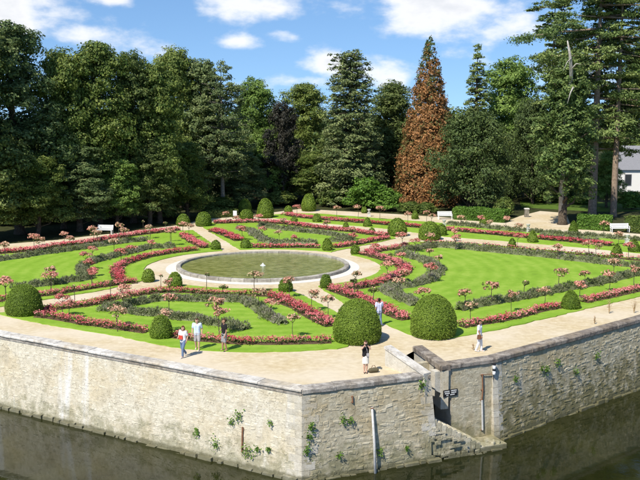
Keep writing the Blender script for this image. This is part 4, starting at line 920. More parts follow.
P_['maple'] = broadleaf(104, 20, 6.5, 2.4, MT['leaf_light'], MT['bark'], n=42000, size=.15, sub=34, clump=.26)
P_['poplar'] = broadleaf(105, 24, 5.5, 2.6, MT['leaf_grey'], MT['bark'], n=46000, size=.14, nlobe=34, sub=34, clump=.26)
P_['beech'] = broadleaf(106, 19, 6.0, 2.5, MT['leaf_purple'], MT['bark'], n=24000, size=.19)
P_['yew'] = broadleaf(107, 15, 8.0, 0.6, MT['leaf_yew'], MT['bark'], n=44000, size=.135, nlobe=44, lr=(.2, .32), top=1.1)
P_['thuja'] = broadleaf(108, 22, 5.5, 2.9, MT['leaf_thuja'], MT['bark'], n=40000, size=.15, low=.2, nlobe=54, lr=(.16, .28), zflat=1.35, trunk=.50, sub=22)
P_['pine'] = conifer(109, 20, 5.4, 4.5, MT['leaf_blue'], MT['bark_grey'], levels=18, per=7, n=30000, profile=lambda t: (.55 + .45 * min(1, t * 4)) * (1 - t ** 3.2) ** .8, droop=.10, rise=.12, thick=.5, size=.17, plate=.42)
P_['cedar'] = conifer(110, 23, 4.7, 1.5, MT['leaf_blue'], MT['bark'], levels=40, per=8, n=46000, droop=.24, thick=.55, size=.18, gap=.04, profile=lambda t: .46 + .54 * (1 - t) ** .8, plate=.6)
P_['spruce'] = conifer(111, 23, 4.6, 1.5, MT['leaf_cedar'], MT['bark'], levels=36, per=7, power=.62, minr=.16, droop=.30, thick=.3, size=.17, n=32000)
P_['bigcedar'] = conifer(112, 34, 10.5, 8.0, MT['leaf_cedar'], MT['bark_tan'], skipdir=-1.571 - 2.6, levels=24, per=5, droop=.20, thick=.34, size=.19, n=60000, gap=.06, trunk=.52, plate=.55, rise=.08, profile=lambda t: .55 + .45 * math.sin(t * 3.0 + .3) if t < .85 else .8, rag=(.25, 1.1))
P_['bigcedar2'] = conifer(113, 36, 8.0, 11, MT['leaf_cedar'], MT['bark_tan'], skipdir=-1.571 - .8, levels=26, per=5, droop=.26, thick=.28, size=.19, n=44000, gap=.12, trunk=.40, plate=.5, rise=.05, profile=lambda t: .80 - .25 * t, rag=(.25, 1.1))
P_['bronze'] = column_conifer(114, 25, 4.6, .4, MT['leaf_bronze'], MT['bark'])
P_['shrub'] = broadleaf(115, 4.6, 2.9, 0.1, MT['leaf_hedge'], MT['bark'], n=9000, size=.13, nlobe=18, trunk=.09, lr=(.28, .42))
P_['laurel'] = broadleaf(116, 3.6, 2.6, 0.1, MT['leaf_mid'], MT['bark'], n=8000, size=.13, nlobe=16, trunk=.09, lr=(.28, .42))
PH = {'oak': (22, 7), 'oak2': (24, 6.6), 'lime': (22, 6.2), 'maple': (20, 6.5), 'poplar': (24, 5.5), 'beech': (19, 6), 'yew': (15, 8), 'thuja': (22, 5.5), 'pine': (20, 5.4), 'cedar': (23, 4.7), 'spruce': (23, 4.6),
      'bigcedar': (34, 10.5), 'bigcedar2': (36, 8), 'bronze': (25, 4.6), 'shrub': (4.6, 2.9), 'laurel': (3.6, 2.6)}
def tree(u, vb, vt, hw, kind, label, rz=0.0, name='tree', back=0.0, cat_='tree', group=None):
    p = at(u, vb, 0); D0 = p.y + back; p = Vector((ray(u, vb).x / ray(u, vb).y * D0, D0, 0)); H = z_at(vt, D0); Rw = hw * (1.28 if kind in ('oak', 'oak2', 'lime', 'poplar', 'maple', 'beech') else 1.1 if kind in ('cedar', 'pine') else 1.0) * D0 / F_PX; h0, r0 = PH[kind]
    root = tag(empty(name, p, rz), label, cat_, group); root.scale = (Rw / r0, Rw / r0, H / h0)
    for nm in ('trunk', 'crown'): link(nm, P_[kind][nm], root)
    return root
TR = [(-32, 238, 8, 52, 'oak2', 'dark broadleaf tree cut off by the left picture edge', .3, 0),
 (20, 234, 17, 44, 'poplar', 'tall grey-green broadleaf tree near the left picture edge', 1.2, 3),
 (64, 229, 42, 36, 'oak', 'mid green broadleaf tree second from the left edge', 2.2, 3),
 (100, 228, 36, 38, 'lime', 'full green broadleaf tree behind the left bench', .5, 4),
 (134, 225, 47, 34, 'oak2', 'dark broadleaf tree between the left bench and the clipped domes', 4.0, 5),
 (160, 222, 58, 30, 'lime', 'lower broadleaf tree left of the clipped domes at the path end', 3.0, 2),
 (180, 218, 42, 34, 'oak', 'high-topped broadleaf tree behind the clipped domes at the path end', 5.0, 12),
 (205, 217, 56, 26, 'poplar', 'greyish broadleaf tree just left of the bare-trunked pine', 1.9, 8),
 (223, 212.5, 61, 32, 'pine', 'rounded blue-green pine with a pale bare trunk', .9, 1),
 (255, 207, 75, 26, 'maple', 'bright green broadleaf tree right of the rounded pine', 2.7, 12),
 (283, 206, 100, 17, 'beech', 'dark purple-leaved beech in the middle of the tree line', .4, 3),
 (306, 205, 80, 28, 'lime', 'green broadleaf tree between purple beech and tall cedar', 3.4, 14),
 (350, 207, 52, 34, 'cedar', 'tall ragged grey-green cedar with a leaning top', 2.0, 2),
 (393, 205, 78, 30, 'oak2', 'dark broadleaf tree left of the bronze conifer', 1.0, 9),
 (427, 207, 33.5, 34, 'bronze', 'pointed conifer turned orange brown with a green tip', 0.0, 3),
 (474, 205, 43, 27, 'spruce', 'dark spruce right of the bronze conifer', 1.0, 12),
 (468, 214, 104, 54, 'yew', 'broad dark yew behind the mid bench', 2.5, 3),
 (508, 206, 54, 32, 'maple', 'light green broadleaf tree behind the broad yew', .2, 20),
 (532, 211, 92, 36, 'yew', 'dark rounded evergreen left of the sunlit grey trunk', 4.4, 10),
 (562.5, 224.5, 62, 42, 'thuja', 'thuja with a thick grey trunk standing in the gravel', 1.3, 0),
 (592, 217.5, -75, 78, 'bigcedar', 'huge cedar with tan trunk and flat spreading tiers', 2.6, 1),
 (613, 219.5, -60, 60, 'bigcedar2', 'tall slim cedar right of the huge tan-trunked cedar', .8, 3),
 (708, 224, -10, 52, 'bigcedar2', 'cedar cut off by the right picture edge', 3.1, 4),
 (548, 212, -14, 48, 'bigcedar2', 'blue-green cedar behind the dead snag', 5.1, 12),
 (566, 208, 20, 36, 'spruce', 'dark conifer filling the gap behind the huge cedar', 2.1, 22),
 (640, 206, 40, 42, 'oak', 'broadleaf tree far behind the white house', 2.1, 50),
 (606, 212, 150, 16, 'maple', 'bright low tree left of the white house', 1.3, 6),
 (-8, 240, 135, 34, 'lime', 'low bushy tree at the left edge under the tall ones', 1.0, 4), (38, 236, 150, 30, 'oak', 'low bushy tree second from left under the tall ones', 2.0, 4), (80, 231, 142, 30, 'poplar', 'low greyish tree left of the bench under the tall ones', .3, 4),
 (118, 228, 155, 26, 'maple', 'low light green tree right of the bench', 3.0, 5), (150, 225, 140, 26, 'oak2', 'low dark tree behind the left clipped dome', 4.0, 5), (188, 220, 140, 24, 'lime', 'low tree behind the paired clipped domes', 5.0, 6),
 (245, 213, 150, 22, 'poplar', 'low grey-green tree behind the rounded egg topiary', 2.0, 6), (312, 208, 150, 22, 'oak', 'low tree behind the furthest clipped egg', 1.0, 6), (270, 209, 125, 22, 'maple', 'low light tree left of the purple beech', .6, 9)]
for u, vb, vt, hw, kd, lb, rz, bk_ in TR:
    if u < 200 and vt < 130: bk_ -= 3.0
    elif u < 200: bk_ -= 4.5
    tree(u, vb, vt, hw, kd, lb, rz, back=bk_, group=None)
SH = [(363, 211.5, 176, 26, 'shrub', 'bright green spreading shrub left of the bronze conifer', .4, 2), (386, 213, 187, 18, 'shrub', 'smaller bright shrub at the foot of the bronze conifer', 2.4, 2),
 (334, 209, 184, 18, 'laurel', 'dark shrub at the foot of the tall ragged cedar', 1.0, 3), (410, 214, 201, 16, 'laurel', 'low laurel bush left of the mid bench', 2.0, 2), (425, 215, 202, 14, 'laurel', 'low laurel bush closest to the mid bench', 4.0, 2),
 (222, 216, 196, 24, 'laurel', 'shaded bush under the bare-trunked pine', 1.2, 5), (160, 224, 194, 26, 'laurel', 'shaded bush behind the left clipped domes', 3.2, 6), (110, 227, 190, 30, 'laurel', 'shaded bush behind the left bench', .2, 8),
 (60, 231, 186, 34, 'laurel', 'shaded bush in the dark wood left of the bench', 2.2, 9), (5, 235, 190, 36, 'laurel', 'shaded bush in the dark wood at the left edge', 5.2, 9), (280, 209, 190, 24, 'laurel', 'shaded bush behind the tall clipped eggs', 1.7, 5),
 (505, 219, 196, 14, 'laurel', 'dark bush left of the gravel opening', .7, 2), (545, 208, 192, 22, 'laurel', 'dark bush behind the gravel opening', 3.7, 9), (580, 210, 196, 18, 'shrub', 'bright bush between grey trunk and tan trunk', 1.5, 9), (632, 216, 190, 16, 'shrub', 'bright bush by the right picture edge', 2.9, 8)]
for u, vb, vt, hw, kd, lb, rz, bk_ in SH: tree(u, vb, vt, hw, kd, lb, rz, name='shrub', back=bk_, cat_='shrub')
def wood_mass():
    rng = np.random.default_rng(300); lobes = []
    for k in range(240):
        x = rng.uniform(-95, 100); y = rng.uniform(150, 182) - abs(x) * .08; r = rng.uniform(2.6, 4.6)
        if 42 < x < 68: continue                       # the house stands here
        lobes.append((x, y, rng.uniform(0.5, 11.5), r))
    for k in range(300):
        x = rng.uniform(-75, 40); y = 127 + rng.uniform(6, 14) + min(x + 4, 0) * .72; lobes.append((x, y, rng.uniform(0.3, 9), rng.uniform(2.0, 3.4)))
    V, F, T = lobe_leaves(lobes, 140000, .28, rng, sub=14)
    tag(link('woodland', arr_mesh('woodland', V, F, MT['leaf_dark'], tint=T)), 'dense dark wood closing the view behind the trees', 'woodland', kind='stuff')
wood_mass()
def dead_snag():
    p = at(557, 222, 0); D = at(562.5, 224.5, 0).y + .2; rng = np.random.default_rng(5); m = MB(); x = lambda u: (u - 320) / F_PX * D
    root = tag(empty('dead_tree', (x(562.5), D, 0)), 'bleached dead trunk rising from the thuja', 'dead tree'); X0 = x(562.5)
    zz = [-.2, 8, z_at(100, D), z_at(80, D), z_at(68, D), z_at(56, D), z_at(43, D)]; xs = [x(562.5), x(562.3), x(562), x(563), x(560), x(557.5), x(554.5)]; ys = [0, 0, -.6, -2.0, -2.9, -3.3, -3.4]
    m.tube([(a - X0, q, z) for a, q, z in zip(xs, ys, zz)], [.34, .3, .18, .19, .2, .15, .07], 9); m.build('trunk', MT['dead'], root, True)
    for a, b, r in (((x(562), z_at(88, D)), (x(556), z_at(104, D)), .1), ((x(560), z_at(70, D)), (x(567), z_at(66, D)), .09), ((x(559), z_at(60, D)), (x(551), z_at(72, D)), .07)):
        q = MB(); q.tube([(a[0] - X0, -3.3, a[1]), ((a[0] + b[0]) / 2 - X0, -3.5, (a[1] + b[1]) / 2 + .3), (b[0] - X0, -3.7, b[1])], [r, r * .7, r * .3], 6); q.build('limb', MT['dead'], root, True)
dead_snag()
def hedge(pts, vt, depth, label, seed, mat='leaf_hedge', s=.10):
    rng = np.random.default_rng(seed); A = at(*pts[0], 0); B = at(*pts[1], 0); d = B - A; ln = d.length; d.normalize(); nb = Vector((-d.y, d.x, 0)); H = z_at(vt, (A.y + B.y) / 2)
    root = tag(empty('hedge', A), label, 'hedge'); m = MB(); c = d * ln / 2 + nb * depth / 2
    m.box((c.x, c.y, H * .46), (ln - .15, depth - .15, H * .92), math.atan2(d.y, d.x), t=.2); m.build('inner_foliage', MT[mat], root)
    n = int((ln * H * 1.2 + ln * depth + depth * H * 2) / (s * s) * .9); u = rng.uniform(0, ln, n); f = rng.random(n); P = np.zeros((n, 3)); Nn = np.zeros((n, 3))
    D_, NB = np.array(d), np.array(nb); top = f < .35; fr = ~top & (f < .88); en = ~top & ~fr
    zz = rng.uniform(0, H, n); ww = rng.uniform(0, depth, n); sd = rng.integers(0, 2, n)
    lump = .12 * fbm3(np.stack([u, ww * 0 + seed, zz], 1), 1.6, seed)
    P[top] = (u[:, None] * D_ + ww[:, None] * NB)[top]; P[top, 2] = (H + lump)[top]; Nn[top] = [0, 0, 1]
    P[fr] = (u[:, None] * D_ - lump[:, None] * NB)[fr]; P[fr, 2] = zz[fr]; Nn[fr] = -NB
    P[en] = ((sd * ln)[:, None] * D_ + ww[:, None] * NB)[en]; P[en, 2] = zz[en]; Nn[en] = ((sd * 2 - 1)[:, None] * D_)[en]
    P += rng.normal(0, .05, (n, 3)); V, F = leaves(P, unit(Nn + rng.normal(0, .55, (n, 3))), s * rng.uniform(.7, 1.35, n), rng)
    t = np.clip(.5 + .2 * fbm3(P, 1.5, seed) + rng.normal(0, .16, n), 0, 1); link('leaves', arr_mesh('leaves', V, F, MT[mat], tint=np.repeat(t, 4)), root)
hedge(((453, 219.5), (504, 223)), 209, 1.8, 'long bright green hedge right of the mid bench', 1)
hedge(((577, 229.5), (611, 231)), 216.5, 1.6, 'bright green hedge left of the right bench', 2)
hedge(((624, 231), (672, 236)), 218.5, 1.6, 'dark green hedge behind the right bench', 3, 'leaf_mid')
hedge(((207, 218.6), (238, 216.8)), 211, 1.2, 'low dark hedge left of the white notice board', 4, 'leaf_mid')

# ------------------------------------------------------------------ benches, urns, notice board, gate post, house
def bench(u, vb, rz, label, width=1.75):
    p = at(u, vb, 0); root = tag(empty('bench', p, rz), label, 'bench', 'white garden benches'); w = width / 2
    for k in range(4): m = MB(); m.box((0, -.16 + .12 * k, .45), (width, .085, .035)); m.build('seat_slat', MT['white'], root)
    for k in range(4): m = MB(); m.box((0, .27 + .02 * k, .56 + .115 * k), (width, .03, .085)); m.build('back_slat', MT['white'], root)
    for s in (-1, 1):
        m = MB(); m.box((s * (w - .08), -.16, .22), (.07, .07, .44)); m.build('leg', MT['white'], root)
        m = MB(); m.tube([(s * (w - .08), .26, 0), (s * (w - .08), .26, .45), (s * (w - .08), .36, .96)], .035, 6); m.build('leg', MT['white'], root)
        m = MB(); m.box((s * (w - .06), .05, .66), (.07, .5, .04)); m.box((s * (w - .06), -.17, .55), (.05, .05, .2)); m.build('armrest', MT['white'], root)
bench(104.8, 234, math.radians(-8), 'white bench in front of the dark trees at left')
bench(445, 219.3, math.radians(4), 'white bench by the long hedge near the bronze conifer', 1.8)
bench(620, 232.3, math.radians(5), 'white bench between hedges at the far right', 2.1)
def urn(u, vb, label, H=1.25):
    p = at(u, vb, 0); root = tag(empty('stone_urn', p), label, 'urn', 'pale stone urns on the far lawn'); m = MB(); root.scale = (.8, .8, .8)
    m.box((0, 0, .06), (.55, .55, .12)); m.box((0, 0, .34), (.42, .42, .44)); m.box((0, 0, .59), (.52, .52, .07)); m.build('pedestal', MT['statue'], root)
    m = MB(); m.lathe([(.14, 0), (.07, .08), (.10, .16), (.23, .34), (.25, .46), (.30, .52), (.28, .54), (.2, .5)], (0, 0, .625), 16); m.build('bowl', MT['statue'], root, True)
urn(444, 228, 'pale stone urn between the far lawn and the two big domes'); urn(528, 232.5, 'pale stone urn in front of the gravel opening')
urn(627, 243.8, 'pale stone urn near the right picture edge'); urn(369, 216.5, 'pale stone urn on the far walk left of the bright hedge')
def notice():
    p = at(235, 218.5, 0); root = tag(empty('notice_board', p, .1), 'small white notice board on posts by the dark hedge', 'notice board')
    m = MB(); m.box((0, 0, .66), (.46, .05, .62)); m.build('panel', MT['white'], root)
    for s in (-1, 1): m = MB(); m.box((s * .18, .06, .4), (.05, .05, .8)); m.build('post', MT['bark_grey'], root)
notice()
def gate_post():
    p = at(526.5, 217, 0); root = tag(empty('gate_post', p), 'old stone gate post at the gravel opening', 'gate post')
    m = MB(); m.box((0, 0, .5), (.5, .5, 1.0)); m.build('shaft', MT['bark_grey'], root); m = MB(); m.box((0, 0, 1.06), (.62, .62, .12), taper=.8); m.build('cap', MT['statue'], root)
gate_post()
def house():
    D = 150.0; X0 = (618.5 - 320) / F_PX * D; zt = z_at(169.5, D); zr = z_at(150, D); root = tag(empty('house', (X0, D, 0)), 'white house with a grey slate roof beyond the right trees', 'house')
    w, dp = 11.0, 7.0
    m = MB(); m.box((w / 2, dp / 2, zt / 2), (w, dp, zt)); m.build('wall', MT['plaster'], root)
    m = MB(); e = .35; m.add([(-e, -e, zt - .05), (w + e, -e, zt - .05), (w + e, dp + e, zt - .05), (-e, dp + e, zt - .05), (1.4, dp / 2, zr + .6), (w - 1.4, dp / 2, zr + .6)], [(0, 1, 5, 4), (1, 2, 5), (2, 3, 4, 5), (3, 0, 4), (3, 2, 1, 0)])
    rf = m.build('roof', MT['slate'], root); m = MB(); m.box((w - 3, dp / 2, zr + .9), (.8, .6, 1.4)); m.build('chimney', MT['plaster'], rf)
    for k in range(3):
        f = MB(); x = 1.6 + 3.2 * k; f.box((x, -.03, 2.0), (1.15, .08, 1.9)); fo = f.build('window', MT['slate'], root); g = MB(); g.box((x, -.08, 2.0), (.95, .04, 1.7)); g.build('pane', MT['glass'], fo)
house()

# ------------------------------------------------------------------ things on and by the river walls
def on_wall(A, B, u, v, out=0.0, batter=0.3, zt=0.0):
    """point on a battered wall face seen at pixel (u, v)"""
    d, n = dn(A, B); r = ray(u, v); k = batter / (zt - ZB)      # face: (p-A).n = k*(zt - z)
    a = Vector((A.x, A.y, 0)); o = Vector((0, 0, CAM_H)); t = (k * (zt - o.z) + out - (o - a).dot(n)) / (r.dot(n) + k * r.z); return o + r * t
def wall_plant(A, B, u, v, s, label, seed, batter=.3):
    p = on_wall(A, B, u, v, .03, batter); d, n = dn(A, B); rng = np.random.default_rng(seed); s *= .52; k = int(120 * s)
    root = tag(empty('wall_plant', p), label, 'plant', 'plants growing out of the river walls')
    g = rng.normal(0, 1, (k, 3)) * [s * .22, .07, s * .28]; P = g[:, :1] * np.array(d) + np.abs(g[:, 1:2]) * np.array(n) * 1.5 + g[:, 2:] * [0, 0, 1] + [0, 0, .05]
    V, F = leaves(P, unit(np.array(n) + rng.normal(0, .7, (k, 3))), .055 * rng.uniform(.6, 1.3, k), rng); link('leaves', arr_mesh('leaves', V, F, MT['leaf_hedge'], tint=np.repeat(np.clip(rng.normal(.5, .2, k), 0, 1), 4)), root)
    m = MB()
    for q in range(4): e = rng.normal(0, .12 * s, 3); m.tube([(0, 0, -.1 * s), tuple(np.array(n) * .08 + e)], [.012, .005], 5)
    m.build('stem', MT['bark'], root)
for k, (u, v, s, lb) in enumerate([(239, 416, 1.0, 'leafy tuft high on the left wall above the rust streak'), (232, 423, .8, 'small tuft just below the highest left wall tuft'), (197, 432, .9, 'leafy tuft on the left wall, leftmost of the larger ones'), (216, 444, 1.0, 'leafy tuft on the left wall close to the water'), (248, 452, 1.3, 'biggest leafy tuft low on the left wall below the rust streak'), (258, 450, .7, 'small tuft right of the biggest low tuft'), (269, 450, .7, 'tuft on the left wall nearest the corner'), (271, 424, .5, 'tiny tuft high on the left wall near the corner')]): wall_plant(PL2, PC, u, v, s, lb, 600 + k)
for k, (u, v, s, lb) in enumerate([(311, 427, .8, 'tuft on the front wall right of the corner, upper one'), (309, 437, .9, 'tuft on the front wall right of the corner, middle one'), (307, 452, .9, 'tuft on the front wall right of the corner, lowest one'), (342, 420, .8, 'tuft on the front wall left of the leaning pole'), (350, 421, .6, 'smaller tuft beside the leaning pole top'), (380, 452, .8, 'tuft at the foot of the leaning pole'), (339, 456, .6, 'low tuft between the corner and the leaning pole'), (421, 385, .9, 'green tuft under the coping beside the stairs'), (406, 449, .5, 'small tuft low on the wall before the steps')]): wall_plant(PC, PS, u, v, s, lb, 640 + k)
for k, (u, v, s, lb) in enumerate([(515, 378, .8, 'tuft on the right wall nearest the buttress'), (541, 368, .9, 'tuft on the right wall under the dark coping, left'), (546, 372, 1.0, 'broad tuft in the middle of the right wall'), (557, 363, .9, 'upright tuft on the right wall under the coping'), (575, 372, .8, 'tuft low in the right wall'), (596, 356, .8, 'tuft on the right wall toward the picture edge')]): wall_plant(PR2, PR3, u, v, s, lb, 680 + k, .42)
def pole():
    a = on_wall(PC, PS, 372, 407, .10); b = on_wall(PC, PS, 375.5, 466, .34); b.z = min(b.z, WATER_Z - .2)
    root = tag(empty('leaning_pole', a), 'grey weathered pole leaning on the wall into the water', 'pole'); m = MB(); m.tube([(0, 0, 0), tuple((b - a) * .5 + Vector((.03, 0, 0))), tuple(b - a)], [.055, .065, .07], 8); m.build('shaft', MT['pole'], root, True)
    m = MB(); m.tube([(-.06, -.02, -.05), (.06, -.02, -.05)], .05, 8); m.build('iron_band', MT['rust'], root)
pole()
def bar(A, B, p0, p1, r, mat, name, label, batter=.3, catg='iron bar'):
    a = on_wall(A, B, *p0, .06, batter); b = on_wall(A, B, *p1, .06, batter); root = tag(empty(name, a), label, catg); m = MB(); m.tube([(0, 0, 0), tuple(b - a)], r, 6); m.build('bar', mat, root)
    d, n = dn(A, B)
    for q in (.1, .9): m = MB(); c = (b - a) * q; m.box(tuple(c - n * .05), (.1, .1, .05)); m.build('bracket', mat, root)
bar(PL2, PC, (242.5, 427), (242, 452), .045, MT['rust'], 'iron_tie', 'dark rusty iron tie on the left wall')
bar(PC, PS, (352.5, 396), (352.8, 403), .035, MT['rust'], 'iron_tie', 'short rusty iron tie on the front wall')
def drain():
    root = None; pts = [(482.5, 375), (482.8, 390), (482, 400), (482.6, 430)]; P = [on_wall(PR1, PR2, u, v, .07, .10) for u, v in pts]
    root = tag(empty('drain_pipe', P[0]), 'thin rusty drain pipe on the wall right of the sign', 'pipe')
    m = MB(); m.tube([tuple(p - P[0]) for p in P[:3]], .035, 8); m.build('upper_pipe', MT['rust'], root); m = MB(); m.tube([tuple(p - P[0]) for p in P[2:]], .05, 8); m.build('lower_pipe', MT['pole'], root)
    a = on_wall(PR1, PR2, 494, 374, .07, .10); m = MB(); m.tube([(0, 0, .02), tuple(a - P[0])], .02, 6); m.build('cross_pipe', MT['rust'], root)
    for p in P: m = MB(); m.box(tuple(p - P[0] - nS * .04), (.16, .05, .05), math.atan2(dS.y, dS.x)); m.build('clamp', MT['rust'], root)
drain()
def lamp_and_cable():
    p = on_wall(PR1, PR2, 494, 375, .16, .10); root = tag(empty('wall_lamp', p), 'white double lamp with black bands at the wall corner', 'lamp')
    for k in range(2):
        m = MB(); m.lathe([(.09, 0), (.12, .05), (.12, .24), (.07, .30)], (0, 0, .02 + .42 * k), 12); m.build('lamp_body', MT['white'], root, True); m = MB(); m.lathe([(.125, 0), (.125, .10)], (0, 0, .325 + .42 * k), 12); m.build('band', MT['black'], root)
    root.scale = (.72, .72, .72)
    m = MB(); m.box((0, .1, .4), (.06, .12, .9)); m.build('bracket', MT['black'], root)
    P = [on_wall(PR1, PR2, u, v, .06, .10) for u, v in ((493.5, 376), (493.5, 395), (496, 410), (499.5, 428), (502.5, 438))]; root = tag(empty('cable', P[0]), 'black cable hanging from the lamp to the water', 'cable')
    m = MB(); m.tube([tuple(q - P[0]) for q in P], .022, 6); m.build('wire', MT['black'], root)
    p = at(436.5, 370, -.15); root = tag(empty('flood_lamp', p), 'small black floodlight at the stair corner', 'lamp'); m = MB(); m.box((0, 0, 0), (.24, .18, .22), .3); m.build('housing', MT['black'], root); m = MB(); m.tube([(0, .03, -.1), (-.02, .12, -.42)], [.04, .02], 6); m.build('bracket', MT['black'], root)
lamp_and_cable()
def sign():
    a = on_wall(PR1, PR2, 443.3, 393.5, .04, .10); b = on_wall(PR1, PR2, 457.3, 392.3, .04, .10); c = (a + b) / 2; L_ = (b - a).length
    root = tag(empty('wall_sign', c, math.atan2(dS.y, dS.x)), 'black sign with white lettering on the recessed wall', 'sign'); m = MB(); m.box((0, 0, 0), (L_, .03, .36)); m.build('panel', MT['black'], root)
    for x0, x1, z in ((-.44, -.07, .10), (.03, .44, .11), (-.40, -.05, .0), (.05, .42, .01), (-.30, -.14, -.10), (-.02, .30, -.09)):
        # the lettering is too small to read in the photograph: broken rows of white strokes
        n = int((x1 - x0) / .055); m = MB()
        for k in range(n): m.box((L_ * (x0 + (x1 - x0) * (k + .5) / n), -.018, z), (L_ * .042, .006, .055))
        m.build('lettering', MT['white'], root)
sign()
def drift():
    p = at(32, 409.5, WATER_Z + .03); root = tag(empty('driftwood', p), 'dark driftwood branch at the waterline of left wall', 'driftwood'); m = MB(); m.tube([(-.45, .1, 0), (-.2, 0, .1), (.1, -.1, .12), (.5, -.2, .05)], [.04, .06, .06, .03], 6); m.build('branch', MT['drift'], root)
    m = MB(); m.tube([(-.15, 0, .08), (.0, -.2, -.05), (.35, -.35, -.02)], [.04, .04, .02], 6); m.build('twig', MT['drift'], root)
    p = at(106, 431, WATER_Z); root = tag(empty('broken_stake', p), 'dark broken stake poking from water below left wall', 'stake'); m = MB(); m.tube([(0, 0, -.3), (.03, 0, .1), (.09, 0, .42)], [.1, .09, .03], 7); m.build('stake', MT['drift'], root)
drift()

# ------------------------------------------------------------------ people
SKIN = {'fair': plain('skin_fair', (0.52, 0.31, 0.22), .55, var=.05), 'tan': plain('skin_tan', (0.36, 0.20, 0.13), .55, var=.05)}
_cl = {}
def cloth(name, c):
    if name not in _cl: _cl[name] = plain(name, c, .85, .15, .10)
    return _cl[name]
def fuse(m, name, mat, parent, vox=0.013):
    """one continuous skin over the blocked-out volumes"""
    me = m.mesh(name, mat); tmp = bpy.data.objects.new('tmp', me); COL.objects.link(tmp)
    md = tmp.modifiers.new('r', 'REMESH'); md.mode = 'VOXEL'; md.voxel_size = vox; md.use_smooth_shade = True
    sm = tmp.modifiers.new('s', 'SMOOTH'); sm.factor = .5; sm.iterations = 2
    out = bpy.data.meshes.new_from_object(tmp.evaluated_get(bpy.context.evaluated_depsgraph_get())); bpy.data.objects.remove(tmp); bpy.data.meshes.remove(me)
    out.materials.clear(); out.materials.append(mat); out.name = name
    return link(name, out, parent)
def V3(*a): return Vector(a)
def person(u, v, face, label, pose, top, legs, shoes, hair, skin='fair', height=1.72, sleeve='short', bottom='trousers', long_hair=False, z=0.0, extra=None):
    """face: heading in degrees, 0 = away from the camera, 90 = to the left of the picture; joints are laid out facing +Y"""
    p = at(u, v, z); root = tag(empty('person', p, math.radians(face)), label, 'person'); s = height / 1.72; root.scale = (s, s, s); S = SKIN[skin]
    J = dict(hipL=V3(-.095, 0, .92), hipR=V3(.095, 0, .92), kneeL=V3(-.10, .02, .50), kneeR=V3(.10, .02, .50), ankL=V3(-.10, -.02, .085), ankR=V3(.10, -.02, .085),
             shL=V3(-.185, 0, 1.42), shR=V3(.185, 0, 1.42), elL=V3(-.235, -.02, 1.13), elR=V3(.235, -.02, 1.13), wrL=V3(-.24, .06, .88), wrR=V3(.24, .06, .88), head=V3(0, .015, 1.60))
    J.update(pose); b = MB(); C = b.capsule
    for e in (-1, 1):                                     # trunk
        C((.055 * e, 0, .92), .115, (.05 * e, 0, 1.10), .10); C((.05 * e, 0, 1.10), .10, (.075 * e, .005, 1.32), .105); C((.07 * e, 0, 1.34), .095, (.13 * e, 0, 1.41), .06)
    C((0, -.005, 1.42), .058, (0, .01, 1.53), .052); h = J['head']
    C(h + V3(0, -.012, .025), .092, h + V3(0, .012, -.045), .072); C(h + V3(0, .05, -.085), .034, h + V3(0, .06, -.085), .028)          # skull, jaw
    C(h + V3(0, .092, .015), .010, h + V3(0, .115, -.022), .014)                                                              # nose
    for e in (-1, 1): C(h + V3(.086 * e, -.005, .0), .018, h + V3(.088 * e, -.012, -.03), .013)                                     # ears
    for q in 'LR':
        C(J['hip' + q], .092, J['knee' + q], .056); C(J['knee' + q], .056, J['knee' + q].lerp(J['ank' + q], .35), .057); C(J['knee' + q].lerp(J['ank' + q], .35), .057, J['ank' + q], .036)
        C(J['ank' + q], .038, J['ank' + q] + V3(0, .13, -.05), .032)
        C(J['sh' + q], .056, J['el' + q], .040); C(J['el' + q], .041, J['wr' + q], .027)
        d = (J['wr' + q] - J['el' + q]).normalized(); side = V3(1, 0, 0) if abs(d.x) < .8 else V3(0, 0, 1); side = (side - d * side.dot(d)).normalized(); nrm = d.cross(side)
        w = J['wr' + q]; e = 1 if q == 'R' else -1
        for f in (-.022, 0, .022): C(w, .02, w + d * .085 + nrm * f, .017)                                                       # palm
        for f, ln in ((-.032, .060), (-.011, .074), (.011, .068), (.032, .052)):                                                  # fingers, a little curled
            k = w + d * .085 + nrm * f; m1 = k + d * ln * .55 - side * e * .006; C(k, .0105, m1, .0100); C(m1, .0100, m1 + d * ln * .40 - side * e * .022, .0088)
        t0 = w + d * .03 - nrm * .026; t1 = t0 + d * .035 - nrm * .028; C(t0, .0125, t1, .011); C(t1, .011, t1 + d * .03 - side * e * .01, .0095)
    fuse(b, 'body', S, root, .0115)
    # eyes and mouth
    f = MB()
    for e in (-1, 1): f.lathe([(.004, -.009), (.011, 0), (.004, .009)], h + V3(.034 * e, .083, .012), 8)
    f.build('eyes', cloth('eye_dark', (.02, .015, .012)), root); f = MB(); f.box(h + V3(0, .091, -.062), (.042, .012, .010)); f.build('mouth', cloth('lip', (.36, .12, .10)), root)
    g = MB(); C = g.capsule                                # hair
    C(h + V3(0, -.028, .045), .092, h + V3(0, -.03, -.01), .088); C(h + V3(0, .03, .075), .055, h + V3(0, -.03, .08), .065)
    if long_hair:
        C(h + V3(0, -.06, 0), .085, h + V3(0, -.075, -.17), .065); C(h + V3(-.07, -.03, 0), .04, h + V3(-.085, -.01, -.18), .03); C(h + V3(.07, -.03, 0), .04, h + V3(.085, -.01, -.18), .03)
    fuse(g, 'hair', hair, root, .014)
    t = MB(); C = t.capsule                                # shirt
    for e in (-1, 1):
        C((.06 * e, 0, .90 if bottom != 'skirt' else .95), .128, (.055 * e, 0, 1.10), .117); C((.055 * e, 0, 1.10), .117, (.075 * e, .005, 1.32), .120); C((.07 * e, 0, 1.33), .112, (.13 * e, 0, 1.405), .078)
